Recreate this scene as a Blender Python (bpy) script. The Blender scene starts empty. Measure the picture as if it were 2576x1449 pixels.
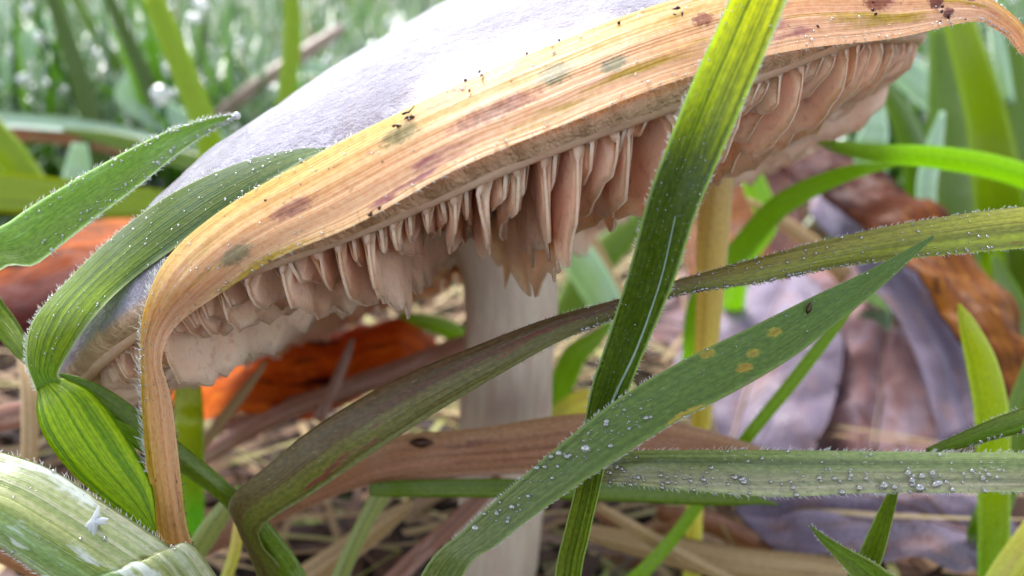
import bpy, math, random
import numpy as np
from mathutils import Vector, noise
from mathutils.bvhtree import BVHTree

random.seed(7); rng = np.random.default_rng(7)
SC = bpy.context.scene
SC.unit_settings.system = 'METRIC'
SC.unit_settings.scale_length = 0.01          # one Blender unit is one centimetre

# ------------------------------------------------------------------ camera, world, sun, exposure
HCAM = 7.0
PITCH = math.radians(20)
CP, SP = math.cos(PITCH), math.sin(PITCH)
F = 1288 / math.tan(math.radians(30))
cam_d = bpy.data.cameras.new('camera'); cam = bpy.data.objects.new('camera', cam_d)
SC.collection.objects.link(cam); SC.camera = cam
cam.location = (0, 0, HCAM); cam.rotation_euler = (math.pi/2 - PITCH, 0, 0)
cam_d.sensor_width = 36; cam_d.lens = 18 / math.tan(math.radians(30))
cam_d.clip_start = 0.05; cam_d.clip_end = 20000
cam_d.dof.use_dof = True; cam_d.dof.focus_distance = 5.35
cam_d.dof.aperture_fstop = 0.36; cam_d.dof.aperture_blades = 0

SUN_EL, SUN_AZ = math.radians(56), math.radians(-28)      # azimuth measured from +Y (away from the camera) towards +X
W = bpy.data.worlds.new('World'); SC.world = W; W.use_nodes = True
wn = W.node_tree; wn.nodes.clear()
sky = wn.nodes.new('ShaderNodeTexSky'); sky.sky_type = 'NISHITA'; sky.sun_disc = False
sky.sun_elevation = SUN_EL; sky.sun_rotation = SUN_AZ; sky.dust_density = 1.0; sky.air_density = 1.0; sky.ozone_density = 1.0
hs = wn.nodes.new('ShaderNodeHueSaturation'); hs.inputs['Saturation'].default_value = 0.45
bg = wn.nodes.new('ShaderNodeBackground'); bg.inputs['Strength'].default_value = 0.115
wo = wn.nodes.new('ShaderNodeOutputWorld')
wn.links.new(sky.outputs[0], hs.inputs['Color']); wn.links.new(hs.outputs[0], bg.inputs[0]); wn.links.new(bg.outputs[0], wo.inputs[0])
sl = bpy.data.lights.new('sun', 'SUN'); sl.energy = 1.5; sl.angle = math.radians(30); sl.color = (1.0, 0.97, 0.92)
sun = bpy.data.objects.new('sun', sl); SC.collection.objects.link(sun)
sdir = Vector((math.sin(SUN_AZ)*math.cos(SUN_EL), math.cos(SUN_AZ)*math.cos(SUN_EL), math.sin(SUN_EL)))
sun.rotation_euler = sdir.to_track_quat('Z', 'Y').to_euler(); sun.location = (0, 0, 60)
SC.view_settings.view_transform = 'Standard'; SC.view_settings.look = 'None'
SC.view_settings.gamma = 1; SC.view_settings.use_curve_mapping = False
SC.view_settings.exposure = 1.95
SC.cycles.use_denoising = True
SC.cycles.max_bounces = 10; SC.cycles.diffuse_bounces = 5; SC.cycles.transparent_max_bounces = 12
SC.cycles.sample_clamp_indirect = 6.0; SC.cycles.caustics_reflective = False; SC.cycles.caustics_refractive = False

# ------------------------------------------------------------------ coordinates
def P(u, v, d):                       # a picture position and its distance -> view space (x right, y forward, z up)
    return np.array([(u-1288)/F*d, d, (724.5-v)/F*d])
def toW(p):
    p = np.asarray(p, float)
    x, y, z = p[..., 0], p[..., 1], p[..., 2]
    return np.stack([x, y*CP + z*SP, HCAM - y*SP + z*CP], -1)
def toV(p):
    p = np.asarray(p, float); x, y, z = p[..., 0], p[..., 1], p[..., 2]-HCAM
    return np.stack([x, y*CP - z*SP, y*SP + z*CP], -1)
def ground_d(v):                      # distance at which the ray through row v meets the ground
    return HCAM / (SP + (v-724.5)/F*CP)
def ground_v(d, z=-0.15):
    return 724.5 + F*((HCAM-z) - d*SP)/CP/d

# ------------------------------------------------------------------ object helpers
def tag(o, label=None, cat=None, group=None, kind=None):
    if label: o['label'] = label
    if cat: o['category'] = cat
    if group: o['group'] = group
    if kind: o['kind'] = kind
    return o
def empty(name, loc):
    o = bpy.data.objects.new(name, None); SC.collection.objects.link(o)
    o.location = loc; o.empty_display_size = 0.3
    return o
def mesh_obj(name, V, faces, mats, parent=None, uv=None, st=None, attrs=None, mi=None, smooth=True, origin=None):
    """V in world centimetres; the object's own origin sits at its first point, or with its parent."""
    V = np.asarray(V, float)
    if origin is None: origin = np.array(parent.location) if parent is not None and parent.type == 'EMPTY' else V[0]
    if parent is not None and parent.type != 'EMPTY': origin = np.array(parent.location)
    me = bpy.data.meshes.new(name)
    me.from_pydata((V-origin).tolist(), [], faces if isinstance(faces, list) else faces.tolist())
    if not isinstance(mats, (list, tuple)): mats = [mats]
    for m in mats: me.materials.append(m)
    n = len(me.polygons)
    me.polygons.foreach_set('use_smooth', [smooth]*n)
    if mi is not None: me.polygons.foreach_set('material_index', np.asarray(mi, np.int32))
    li = np.empty(len(me.loops), np.int32); me.loops.foreach_get('vertex_index', li)
    if uv is not None:
        L = me.uv_layers.new(name='uv'); L.data.foreach_set('uv', np.asarray(uv, np.float32)[li].ravel())
    if st is not None:
        L = me.uv_layers.new(name='st'); L.data.foreach_set('uv', np.asarray(st, np.float32)[li].ravel())
    if attrs:
        for k, a in attrs.items():
            A = me.attributes.new(k, 'FLOAT', 'POINT'); A.data.foreach_set('value', np.asarray(a, np.float32))
    me.update()
    o = bpy.data.objects.new(name, me); SC.collection.objects.link(o)
    if parent is not None: o.parent = parent
    else: o.location = origin
    return o

# ------------------------------------------------------------------ materials
class NT:
    def __init__(s, name):
        s.m = bpy.data.materials.new(name); s.m.use_nodes = True; s.t = s.m.node_tree; s.t.nodes.clear()
        s.out = s.n('ShaderNodeOutputMaterial')
    def n(s, typ, **kw):
        x = s.t.nodes.new(typ)
        for k, v in kw.items(): setattr(x, k, v)
        return x
    def l(s, a, b): s.t.links.new(a, b)
    def inp(s, node, name, val):
        if val is None: return
        if hasattr(val, 'links'): s.l(val, node.inputs[name])
        else: node.inputs[name].default_value = val
    def mix(s, f, a, b, mode='MIX'):
        x = s.n('ShaderNodeMix', data_type='RGBA', blend_type=mode)
        for i, v in ((0, f), (6, a), (7, b)):
            if hasattr(v, 'links'): s.l(v, x.inputs[i])
            else: x.inputs[i].default_value = v if i == 0 else (*v[:3], 1)
        return x.outputs[2]
    def math(s, op, a, b=None, clamp=False):
        x = s.n('ShaderNodeMath', operation=op, use_clamp=clamp)
        for i, v in enumerate((a, b)):
            if v is None: continue
            if hasattr(v, 'links'): s.l(v, x.inputs[i])
            else: x.inputs[i].default_value = v
        return x.outputs[0]
    def noise(s, vec, scale, detail=3, rough=0.55, dim='3D', w=0):
        x = s.n('ShaderNodeTexNoise', noise_dimensions=dim)
        if vec is not None: s.l(vec, x.inputs['Vector'])
        x.inputs['Scale'].default_value = scale; x.inputs['Detail'].default_value = detail; x.inputs['Roughness'].default_value = rough
        return x.outputs[0]
    def scl(s, vec, sc, loc=(0, 0, 0)):
        x = s.n('ShaderNodeMapping'); s.l(vec, x.inputs[0]); x.inputs['Scale'].default_value = sc; x.inputs['Location'].default_value = loc
        return x.outputs[0]
    def band(s, val, lo, hi):
        x = s.n('ShaderNodeMapRange', interpolation_type='SMOOTHSTEP'); s.l(val, x.inputs[0])
        x.inputs[1].default_value = lo; x.inputs[2].default_value = hi
        return x.outputs[0]
    def ramp(s, val, stops):
        x = s.n('ShaderNodeValToRGB'); s.l(val, x.inputs[0]); cr = x.color_ramp
        while len(cr.elements) < len(stops): cr.elements.new(0.5)
        for e, (p, c) in zip(cr.elements, stops): e.position = p; e.color = (*c, 1)
        return x.outputs[0]
    def uvmap(s, name='uv'):
        return s.n('ShaderNodeUVMap', uv_map=name).outputs[0]
    def sep(s, vec):
        x = s.n('ShaderNodeSeparateXYZ'); s.l(vec, x.inputs[0]); return x.outputs
    def attr(s, name):
        return s.n('ShaderNodeAttribute', attribute_name=name).outputs['Fac']
    def bump(s, h, strength, dist=0.02, prev=None):
        x = s.n('ShaderNodeBump'); s.l(h, x.inputs['Height']); x.inputs['Strength'].default_value = strength; x.inputs['Distance'].default_value = dist
        if prev is not None: s.l(prev, x.inputs['Normal'])
        return x.outputs[0]
    def pr(s, **kw):
        x = s.n('ShaderNodeBsdfPrincipled')
        for k, v in kw.items(): s.inp(x, k.replace('_', ' '), v)
        return x
    def done(s, sh): s.l(sh, s.out.inputs[0]); return s.m

def leafmat(name, base, vein, across=None, along=None, veins=26, vamt=0.75, blot=(), trans=0.45, tint=(1.15, 1.2, 0.55),
            rough=0.33, coat=0.25, bumps=0.5, grain=0.25, spots=(), seed=0, edge=None, speck=0.0, acmix=0.62):
    N = NT(name); uv = N.uvmap('uv'); st = N.uvmap('st')
    sx = N.sep(st)
    col = base
    if along: col = N.ramp(sx[1], along)
    if across:
        ac = N.ramp(sx[0], across)
        col = ac if not along else N.mix(acmix, col, ac)
    wob = N.noise(N.scl(uv, (1, 1, 1), (seed, seed, 0)), 1.1, 3)
    wv = N.n('ShaderNodeVectorMath', operation='MULTIPLY_ADD'); N.l(wob, wv.inputs[0]); wv.inputs[1].default_value = (0.045, 0, 0); N.l(uv, wv.inputs[2])
    vn = N.noise(N.scl(wv.outputs[0], (veins, 0.16, 1), (seed*3.1, 0, 0)), 1.0, 2, 0.6)
    vf = N.noise(N.scl(wv.outputs[0], (veins*3.1, 0.4, 1), (seed*1.7, 5, 0)), 1.0, 2, 0.6)
    vmask = N.math('MULTIPLY', N.band(vn, 0.42, 0.62), vamt)
    col = N.mix(vmask, col, vein)
    col = N.mix(N.math('MULTIPLY', N.band(vf, 0.48, 0.7), 0.35*vamt), col, tuple(0.45*c for c in vein))
    for (c, sc, lo, hi, sd) in blot:
        b = N.noise(N.scl(uv, sc, (sd, sd*2, 0)), 1.0, 4, 0.65)
        col = N.mix(N.band(b, lo, hi), col, c)
    for (sxx, syy, rx, ry, c, amt) in spots:      # stains with a place of their own, in leaf coordinates
        sep = N.sep(st)
        wn_ = N.math('MULTIPLY', N.math('SUBTRACT', N.noise(uv, 26, 5, 0.7), 0.5), 3.0)
        dx = N.math('DIVIDE', N.math('SUBTRACT', sep[0], sxx), rx); dy = N.math('DIVIDE', N.math('SUBTRACT', sep[1], syy), ry)
        d2 = N.math('ADD', N.math('ADD', N.math('MULTIPLY', dx, dx), N.math('MULTIPLY', dy, dy)), wn_)
        mk = N.math('MULTIPLY', N.math('SUBTRACT', 1.0, N.band(d2, 0.35, 1.1)), amt)
        col = N.mix(mk, col, c)
        if c[0] > 0.38: col = N.mix(N.math('MULTIPLY', N.math('SUBTRACT', 1.0, N.band(d2, 0.0, 0.35)), 0.3), col, (0.22, 0.10, 0.03))
    if speck:
        sk = N.noise(N.scl(uv, (26, 14, 1), (seed+4, 2, 0)), 1.0, 4, 0.7); col = N.mix(N.math('MULTIPLY', N.band(sk, 0.60, 0.74), speck), col, (0.55, 0.58, 0.45))
    g = N.noise(N.scl(uv, (30, 22, 1)), 1.0, 3)
    col = N.mix(grain, col, N.mix(N.band(g, 0.3, 0.7), (0.02, 0.02, 0.02), (1, 1, 1)), 'SOFT_LIGHT')
    if edge is not None:
        e = N.math('ABSOLUTE', N.math('SUBTRACT', N.math('MULTIPLY', sx[0], 2.0), 1.0))
        col = N.mix(N.math('MULTIPLY', N.band(e, 0.86, 0.99), 0.8), col, edge)
    if base[1] > base[0]*1.55 and base[2] < base[1]*0.7: col = N.mix(1.0, col, (1.32, 1.04, 0.72), 'MULTIPLY')
    h = N.math('ADD', vn, N.math('MULTIPLY', vf, 0.5))
    bp = N.bump(h, bumps, 0.03); bp = N.bump(N.noise(uv, 38, 3), 0.35, 0.008, bp)
    rv = N.math('MULTIPLY_ADD', N.band(N.noise(N.scl(uv, (5, 3, 1)), 1.0, 4, 0.65), 0.4, 0.65), 0.3); rv.node.inputs[2].default_value = rough-0.08
    p = N.pr(Base_Color=col, Roughness=rv, Coat_Weight=coat*0.6, Coat_Roughness=0.18, Normal=bp, Specular_IOR_Level=0.5 if coat > 0.15 else 0.15)
    tr = N.n('ShaderNodeBsdfTranslucent'); tc = N.mix(1.0, col, tint, 'MULTIPLY'); 
    N.l(N.mix(1.0, tc, (1.6, 1.6, 1.6), 'MULTIPLY'), tr.inputs[0]); N.l(bp, tr.inputs[1])
    mx = N.n('ShaderNodeMixShader'); mx.inputs[0].default_value = trans
    N.l(p.outputs[0], mx.inputs[1]); N.l(tr.outputs[0], mx.inputs[2])
    return N.done(mx.outputs[0])

def water_mat():
    N = NT('water')
    gl = N.n('ShaderNodeBsdfGlossy'); gl.inputs['Roughness'].default_value = 0.04
    tp = N.n('ShaderNodeBsdfTransparent'); tl = N.n('ShaderNodeBsdfTranslucent'); tl.inputs[0].default_value = (0.95, 0.97, 1, 1)
    lw = N.n('ShaderNodeLayerWeight'); lw.inputs[0].default_value = 0.45
    a = N.n('ShaderNodeMixShader'); a.inputs[0].default_value = 0.32; N.l(tp.outputs[0], a.inputs[1]); N.l(tl.outputs[0], a.inputs[2])
    mx = N.n('ShaderNodeMixShader'); N.l(N.math('MULTIPLY_ADD', lw.outputs['Facing'], 0.6), mx.inputs[0]); mx.inputs[0].links[0].from_node.inputs[2].default_value = 0.25
    N.l(a.outputs[0], mx.inputs[1]); N.l(gl.outputs[0], mx.inputs[2])
    return N.done(mx.outputs[0])
WATER = water_mat()
def hair_mat(name, c):
    N = NT(name); p = N.pr(Base_Color=(*c, 1), Roughness=0.25, Coat_Weight=0.6)
    tr = N.n('ShaderNodeBsdfTranslucent'); tr.inputs[0].default_value = (*c, 1)
    mx = N.n('ShaderNodeMixShader'); mx.inputs[0].default_value = 0.5; N.l(p.outputs[0], mx.inputs[1]); N.l(tr.outputs[0], mx.inputs[2])
    return N.done(mx.outputs[0])
HAIRW = hair_mat('pale_hair', (0.85, 0.87, 0.82)); HAIRB = hair_mat('brown_hair', (0.35, 0.24, 0.12))

G = lambda *c: c
M = {}
M['straw'] = leafmat('straw_leaf', (0.55, 0.30, 0.13), (0.62, 0.37, 0.13),
    across=[(0.0, (0.76, 0.60, 0.09)), (0.2, (0.76, 0.57, 0.18)), (0.42, (0.79, 0.55, 0.30)), (0.62, (0.80, 0.53, 0.39)), (0.84, (0.86, 0.64, 0.52)), (1.0, (0.82, 0.60, 0.42))],
    along=[(0.0, (0.64, 0.42, 0.06)), (0.26, (0.70, 0.50, 0.10)), (0.34, (0.78, 0.62, 0.38)), (0.42, (0.78, 0.62, 0.20)), (0.55, (0.80, 0.60, 0.26)), (0.68, (0.80, 0.56, 0.32)), (0.85, (0.82, 0.58, 0.42)), (1.0, (0.66, 0.42, 0.20))],
    veins=34, vamt=0.42, trans=0.45, tint=(1.1, 1.0, 0.7), rough=0.38, coat=0.4, bumps=0.6,
    blot=[((0.42, 0.15, 0.17), (4.5, 0.9, 1), 0.58, 0.70, 3), ((0.50, 0.36, 0.01), (6, 0.6, 1), 0.54, 0.68, 9), ((0.78, 0.60, 0.52), (5, 0.8, 1), 0.60, 0.72, 21), ((0.16, 0.17, 0.07), (6, 2.4, 1), 0.68, 0.75, 5), ((0.16, 0.04, 0.012), (15, 9, 1), 0.64, 0.71, 17), ((0.80, 0.58, 0.44), (34, 0.3, 1), 0.60, 0.70, 31)],
    spots=[(0.45, .585, .10, .006, (0.28, 0.06, 0.008), .9), (0.5, .668, .16, .007, (0.28, 0.06, 0.008), .9), (0.5, .697, .20, .004, (0.20, 0.03, 0.006), .95), (0.75, .703, .12, .003, (0.20, 0.03, 0.006), .9), (0.3, .715, .12, .004, (0.25, 0.04, 0.01), .9), (0.35, .645, .10, .004, (0.25, 0.06, 0.01), .8),
           (0.45, .524, .14, .008, (0.24, 0.25, 0.12), .8), (0.62, .546, .10, .006, (0.24, 0.26, 0.14), .8), (0.35, .466, .14, .008, (0.22, 0.20, 0.06), .7), (0.7, .39, .12, .008, (0.22, 0.24, 0.14), .7), (0.55, .42, .10, .01, (0.36, 0.14, 0.12), .7), (0.6, .50, .12, .02, (0.40, 0.16, 0.14), .6)])
M['dewy'] = leafmat('dewy_blade', (0.22, 0.34, 0.04), (0.14, 0.25, 0.02), speck=0.5, veins=14, vamt=0.5, trans=0.4, blot=[((0.30, 0.44, 0.20), (2.5, 0.7, 1), 0.5, 0.7, 2)], edge=(0.6, 0.7, 0.55))
M['green'] = leafmat('green_blade', (0.15, 0.27, 0.012), (0.08, 0.17, 0.008), speck=0.2, veins=22, trans=0.45,
    blot=[((0.16, 0.36, 0.02), (2.5, 0.5, 1), 0.5, 0.72, 2)], edge=(0.35, 0.5, 0.25))
M['green_upright'] = leafmat('green_upright', (0.1, 0.25, 0.02), (0.05, 0.12, 0.008), veins=20, speck=0.25, trans=0.55,
    along=[(0.0, (0.24, 0.36, 0.08)), (0.50, (0.22, 0.34, 0.06)), (0.62, (0.11, 0.22, 0.02)), (0.80, (0.08, 0.16, 0.006)), (0.855, (0.34, 0.48, 0.004)), (0.93, (0.50, 0.64, 0.004))], edge=(0.3, 0.5, 0.2), rough=0.3)  # lime upper stops paint the light glowing through the blade into its colour
M['green_wide'] = leafmat('green_wide', (0.055, 0.19, 0.04), (0.045, 0.12, 0.018), veins=14, vamt=0.5, speck=0.3, trans=0.35, tint=(1, 1.2, 0.6),
    along=[(0.0, (0.12, 0.20, 0.06)), (0.55, (0.15, 0.22, 0.09)), (0.72, (0.105, 0.21, 0.04)), (1.0, (0.08, 0.20, 0.02))],
    spots=[(0.10, 0.791, 0.11, 0.007, (0.42, 0.40, 0.04), 0.6), (0.67, 0.799, 0.12, 0.007, (0.44, 0.33, 0.04), 0.6), (0.5, 0.815, 0.10, 0.006, (0.42, 0.38, 0.05), 0.6), (0.33, 0.841, 0.12, 0.007, (0.40, 0.38, 0.04), 0.6), (1.0, 0.735, 0.14, 0.02, (0.5, 0.40, 0.05), 0.6)],
    blot=[((0.14, 0.17, 0.12), (5, 3, 1), 0.62, 0.72, 4)], edge=(0.2, 0.33, 0.12))
M['brown_green'] = leafmat('brown_green', speck=0.3, acmix=0.35, base=(0.1, 0.2, 0.04), vein=(0.07, 0.07, 0.03), veins=8, vamt=0.5, trans=0.28,
    across=[(0.0, (0.13, 0.10, 0.03)), (0.42, (0.11, 0.06, 0.035)), (0.55, (0.17, 0.25, 0.02)), (1.0, (0.21, 0.36, 0.012))],
    along=[(0.0, (0.15, 0.24, 0.05)), (0.2, (0.12, 0.17, 0.05)), (0.45, (0.09, 0.055, 0.04)), (0.6, (0.09, 0.06, 0.04)), (0.66, (0.24, 0.28, 0.05)), (0.8, (0.34, 0.48, 0.06)), (1.0, (0.40, 0.54, 0.06))],
    blot=[((0.16, 0.05, 0.05), (6, 0.9, 1), 0.60, 0.70, 8)], rough=0.45)
M['lime'] = leafmat('lime_leaf', (0.42, 0.55, 0.004), (0.13, 0.28, 0.004), veins=17, vamt=0.85, trans=0.55, bumps=0.8,
    blot=[((0.38, 0.50, 0.03), (3, 1.2, 1), 0.6, 0.72, 3)])
M['fold'] = leafmat('folded_leaf', (0.08, 0.23, 0.025), (0.04, 0.13, 0.02), veins=20, trans=0.5,
    along=[(0.0, (0.14, 0.28, 0.06)), (0.12, (0.26, 0.42, 0.02)), (0.26, (0.24, 0.42, 0.012)), (0.45, (0.13, 0.24, 0.018)), (0.8, (0.10, 0.18, 0.02)), (1.0, (0.12, 0.25, 0.02))], edge=(0.35, 0.5, 0.35))
M['sheath'] = leafmat('pale_sheath', (0.42, 0.48, 0.22), (0.26, 0.34, 0.07), speck=0.6, veins=18, vamt=0.7, trans=0.25, rough=0.22, coat=0.8,
    across=[(0, (0.55, 0.55, 0.34)), (0.2, (0.62, 0.62, 0.48)), (0.38, (0.50, 0.50, 0.25)), (0.55, (0.36, 0.42, 0.10)), (0.62, (0.27, 0.40, 0.13)), (0.82, (0.30, 0.42, 0.16)), (1, (0.62, 0.64, 0.48))],
    blot=[((0.78, 0.80, 0.80), (3, 1.4, 1), 0.54, 0.62, 6), ((0.16, 0.10, 0.04), (30, 20, 1), 0.74, 0.78, 11)])
M['hairy'] = leafmat('mealy_green', speck=0.7, base=(0.22, 0.30, 0.09), vein=(0.12, 0.15, 0.05), veins=10, vamt=0.7, trans=0.25, rough=0.35, coat=0.6,
    across=[(0, (0.32, 0.40, 0.12)), (0.35, (0.19, 0.25, 0.07)), (0.65, (0.40, 0.38, 0.20)), (0.85, (0.50, 0.46, 0.28)), (1, (0.42, 0.46, 0.2))],
    blot=[((0.55, 0.55, 0.42), (14, 8, 1), 0.62, 0.72, 6), ((0.06, 0.05, 0.03), (12, 9, 1), 0.64, 0.72, 13)])
M['yellow_stem'] = leafmat('yellow_stem', (0.42, 0.33, 0.06), (0.56, 0.42, 0.12), veins=7, vamt=0.4, trans=0.4,
    along=[(0, (0.56, 0.60, 0.12)), (0.4, (0.68, 0.64, 0.12)), (0.7, (0.76, 0.64, 0.20)), (1, (0.70, 0.56, 0.32))])
M['yellow_green'] = leafmat('yellow_green', (0.30, 0.45, 0.02), (0.20, 0.34, 0.02), veins=9, vamt=0.5, trans=0.5)
M['lemon'] = leafmat('lemon_blade', (0.40, 0.50, 0.01), (0.32, 0.44, 0.01), veins=7, vamt=0.3, trans=0.4,
    along=[(0, (0.16, 0.34, 0.04)), (0.4, (0.16, 0.36, 0.04)), (0.55, (0.30, 0.44, 0.01)), (1, (0.52, 0.55, 0.01))])
M['pale_stalk'] = leafmat('pale_stalk', (0.38, 0.42, 0.12), (0.27, 0.32, 0.08), veins=8, trans=0.3)
M['brown_straw'] = leafmat('brown_straw', (0.46, 0.24, 0.11), (0.30, 0.13, 0.06), veins=16, trans=0.25, tint=(1.2, 1, .6),
    across=[(0, (0.50, 0.30, 0.14)), (0.35, (0.42, 0.19, 0.08)), (0.7, (0.46, 0.22, 0.12)), (1, (0.50, 0.28, 0.16))],
    blot=[((0.18, 0.05, 0.03), (3, 0.8, 1), 0.58, 0.70, 2)])
M['tan_straw'] = leafmat('tan_straw', (0.52, 0.37, 0.18), (0.34, 0.21, 0.08), veins=9, trans=0.25, tint=(1.2, 1, .6), blot=[((0.2, 0.09, 0.04), (5, 2, 1), 0.64, 0.72, 2)])
M['pink_straw'] = leafmat('pink_straw', (0.36, 0.17, 0.11), (0.20, 0.08, 0.05), veins=8, trans=0.2, tint=(1.2, 1, .6), blot=[((0.50, 0.33, 0.27), (4, 1, 1), 0.55, 0.68, 2)])
M['orange_leaf'] = leafmat('orange_leaf', (0.60, 0.15, 0.008), (0.40, 0.07, 0.01), veins=6, trans=0.35, tint=(1.3, .9, .5), rough=0.6, coat=0.0,
    blot=[((0.10, 0.012, 0.008), (1.1, 0.8, 1), 0.54, 0.66, 4), ((0.72, 0.24, 0.02), (3, 2, 1), 0.55, 0.7, 14)])
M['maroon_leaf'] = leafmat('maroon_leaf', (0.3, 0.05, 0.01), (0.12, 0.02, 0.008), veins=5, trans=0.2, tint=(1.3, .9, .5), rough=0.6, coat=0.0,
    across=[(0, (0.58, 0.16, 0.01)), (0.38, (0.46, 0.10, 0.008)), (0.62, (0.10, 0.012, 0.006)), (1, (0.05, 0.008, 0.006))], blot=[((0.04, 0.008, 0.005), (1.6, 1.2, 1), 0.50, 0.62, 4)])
M['rust_leaf'] = leafmat('rust_leaf', (0.30, 0.11, 0.02), (0.12, 0.03, 0.01), veins=6, trans=0.25, tint=(1.3, .9, .5), rough=0.5, coat=0.05,
    along=[(0, (0.22, 0.08, 0.012)), (0.35, (0.24, 0.085, 0.008)), (0.55, (0.17, 0.045, 0.006)), (0.68, (0.04, 0.01, 0.012)), (1, (0.05, 0.012, 0.02))],
    blot=[((0.05, 0.014, 0.008), (7, 3, 1), 0.54, 0.64, 4), ((0.55, 0.27, 0.05), (8, 3, 1), 0.6, 0.72, 7)])
M['purple_leaf'] = leafmat('purple_leaf', (0.25, 0.15, 0.17), (0.19, 0.10, 0.11), veins=5, vamt=0.3, trans=0.1, tint=(1.2, 1, 1), rough=0.45, coat=0.1, grain=0.5, bumps=0.8,
    blot=[((0.34, 0.15, 0.13), (0.9, 0.7, 1), 0.44, 0.66, 4), ((0.33, 0.26, 0.34), (1.3, 1.1, 1), 0.52, 0.68, 7), ((0.15, 0.08, 0.08), (5, 4, 1), 0.52, 0.70, 8), ((0.06, 0.04, 0.05), (11, 8, 1), 0.66, 0.72, 3)])
M['pink_leaf'] = leafmat('pink_leaf', (0.30, 0.16, 0.16), (0.21, 0.10, 0.10), veins=5, vamt=0.35, trans=0.12, tint=(1.2, 1, 1), rough=0.5, coat=0.05, grain=0.5, bumps=0.8,
    blot=[((0.34, 0.25, 0.30), (1.2, 0.9, 1), 0.46, 0.66, 4), ((0.14, 0.07, 0.07), (8, 6, 1), 0.60, 0.74, 9)])
M['lilac_leaf'] = leafmat('lilac_leaf', (0.26, 0.21, 0.29), (0.18, 0.13, 0.17), veins=5, vamt=0.4, trans=0.1, tint=(1.2, 1, 1), rough=0.45, coat=0.1, grain=0.5, bumps=0.8,
    blot=[((0.30, 0.19, 0.20), (1.2, 0.8, 1), 0.50, 0.68, 4), ((0.12, 0.08, 0.10), (8, 6, 1), 0.62, 0.74, 9)])
M['vein'] = leafmat('leaf_vein', (0.20, 0.11, 0.10), (0.12, 0.06, 0.06), veins=3, trans=0.05)
M['bg_green'] = leafmat('soft_green', (0.13, 0.25, 0.02), (0.08, 0.17, 0.015), veins=5, vamt=0.5, trans=0.4, rough=0.3)
M['bg_bright'] = leafmat('bright_green', (0.20, 0.33, 0.004), (0.13, 0.24, 0.003), veins=5, vamt=0.4, trans=0.45)
M['bg_dark'] = leafmat('dark_green', (0.07, 0.15, 0.012), (0.045, 0.10, 0.01), veins=5, vamt=0.5, trans=0.35)
M['bg_pale'] = leafmat('dewy_green', (0.42, 0.54, 0.44), (0.28, 0.44, 0.32), veins=4, vamt=0.5, trans=0.3, rough=0.2, coat=0.8)
M['twig'] = leafmat('twig_bark', (0.34, 0.24, 0.18), (0.2, 0.12, 0.09), veins=4, trans=0.0)

# ------------------------------------------------------------------ mushroom in its own frame
ROLL = math.radians(21.2)
L1 = np.array([math.cos(ROLL), 0, math.sin(ROLL)]); N1 = np.array([-math.sin(ROLL), 0, math.cos(ROLL)]); Y1 = np.array([0, 1.0, 0])
TB = -0.0254
E2 = (Y1 + TB*N1); E2 /= np.linalg.norm(E2); E3 = np.cross(L1, E2); E1 = L1
C0 = 0.08*L1 + 9.0*Y1 + 0.61*N1
RC = 4.2
def rim_wave(f):
    g = (f+math.pi) % (2*math.pi)-math.pi
    return 0.045*np.sin(2*f+0.6) + 0.03*np.sin(5*f+2.0) + 0.018*np.sin(11*f+0.4) - 0.15*np.exp(-((g-0.03)/0.42)**2) - 0.11*np.exp(-((g+1.0)/0.30)**2)
def rim_rad(f):
    return RC*(1 + 0.010*np.sin(3*f+1.2) + 0.006*np.sin(7*f) + 0.004*np.sin(17*f+2))
def disc(q, f, h):
    """q = share of the rim radius, f = angle (0 faces the camera, + is to the right), h = height over the rim plane"""
    q, f, h = np.broadcast_arrays(q, f, h)
    r = rim_rad(f)*q
    sh = 0.55*np.clip(1-q, 0, 1)**1.3*(h > 0)
    a = r*np.sin(f) + sh; b = -r*np.cos(f); hh = h + rim_wave(f)*q**3
    return C0 + a[..., None]*E1 + b[..., None]*E2 + hh[..., None]*E3

PROF = [(1.0, -0.02), (1.012, 0.05), (1.008, 0.16), (0.99, 0.30), (0.965, 0.46), (0.93, 0.62), (0.88, 0.79), (0.80, 1.00), (0.68, 1.23), (0.55, 1.45), (0.4, 1.72), (0.25, 1.98), (0.12, 2.2), (0.04, 2.3), (0.001, 2.33)]
UNDER = [(1.0, -0.02), (0.992, -0.045), (0.982, -0.05), (0.97, -0.03), (0.955, 0.02), (0.93, 0.09), (0.85, 0.20), (0.7, 0.36), (0.5, 0.5), (0.3, 0.6), (0.05, 0.62)]
def smooth_prof(pr, n):
    pr = np.array(pr); t = np.linspace(0, len(pr)-1, n); out = []
    for x in t:
        i = min(int(x), len(pr)-2); f = x-i
        p0, p1, p2, p3 = pr[max(i-1, 0)], pr[i], pr[i+1], pr[min(i+2, len(pr)-1)]
        out.append(0.5*((2*p1)+(-p0+p2)*f+(2*p0-5*p1+4*p2-p3)*f*f+(-p0+3*p1-3*p2+p3)*f**3))
    return np.array(out)
def grid_faces(nr, nc, wrap=False, off=0):
    i = np.arange(nr-1)[:, None]; j = np.arange(nc if wrap else nc-1)[None, :]
    a = off+i*nc+j; b = off+i*nc+(j+1) % nc; c = b+nc; d = a+nc
    return np.stack([a, b, c, d], -1).reshape(-1, 4)
NF = 320
top = smooth_prof(PROF, 64); und = smooth_prof(UNDER, 26)
fi = np.linspace(0, 2*math.pi, NF, endpoint=False)
def fbm(p, s, o=3):
    return noise.fractal(Vector(p)*s, 1.0, 2.0, o)
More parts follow.
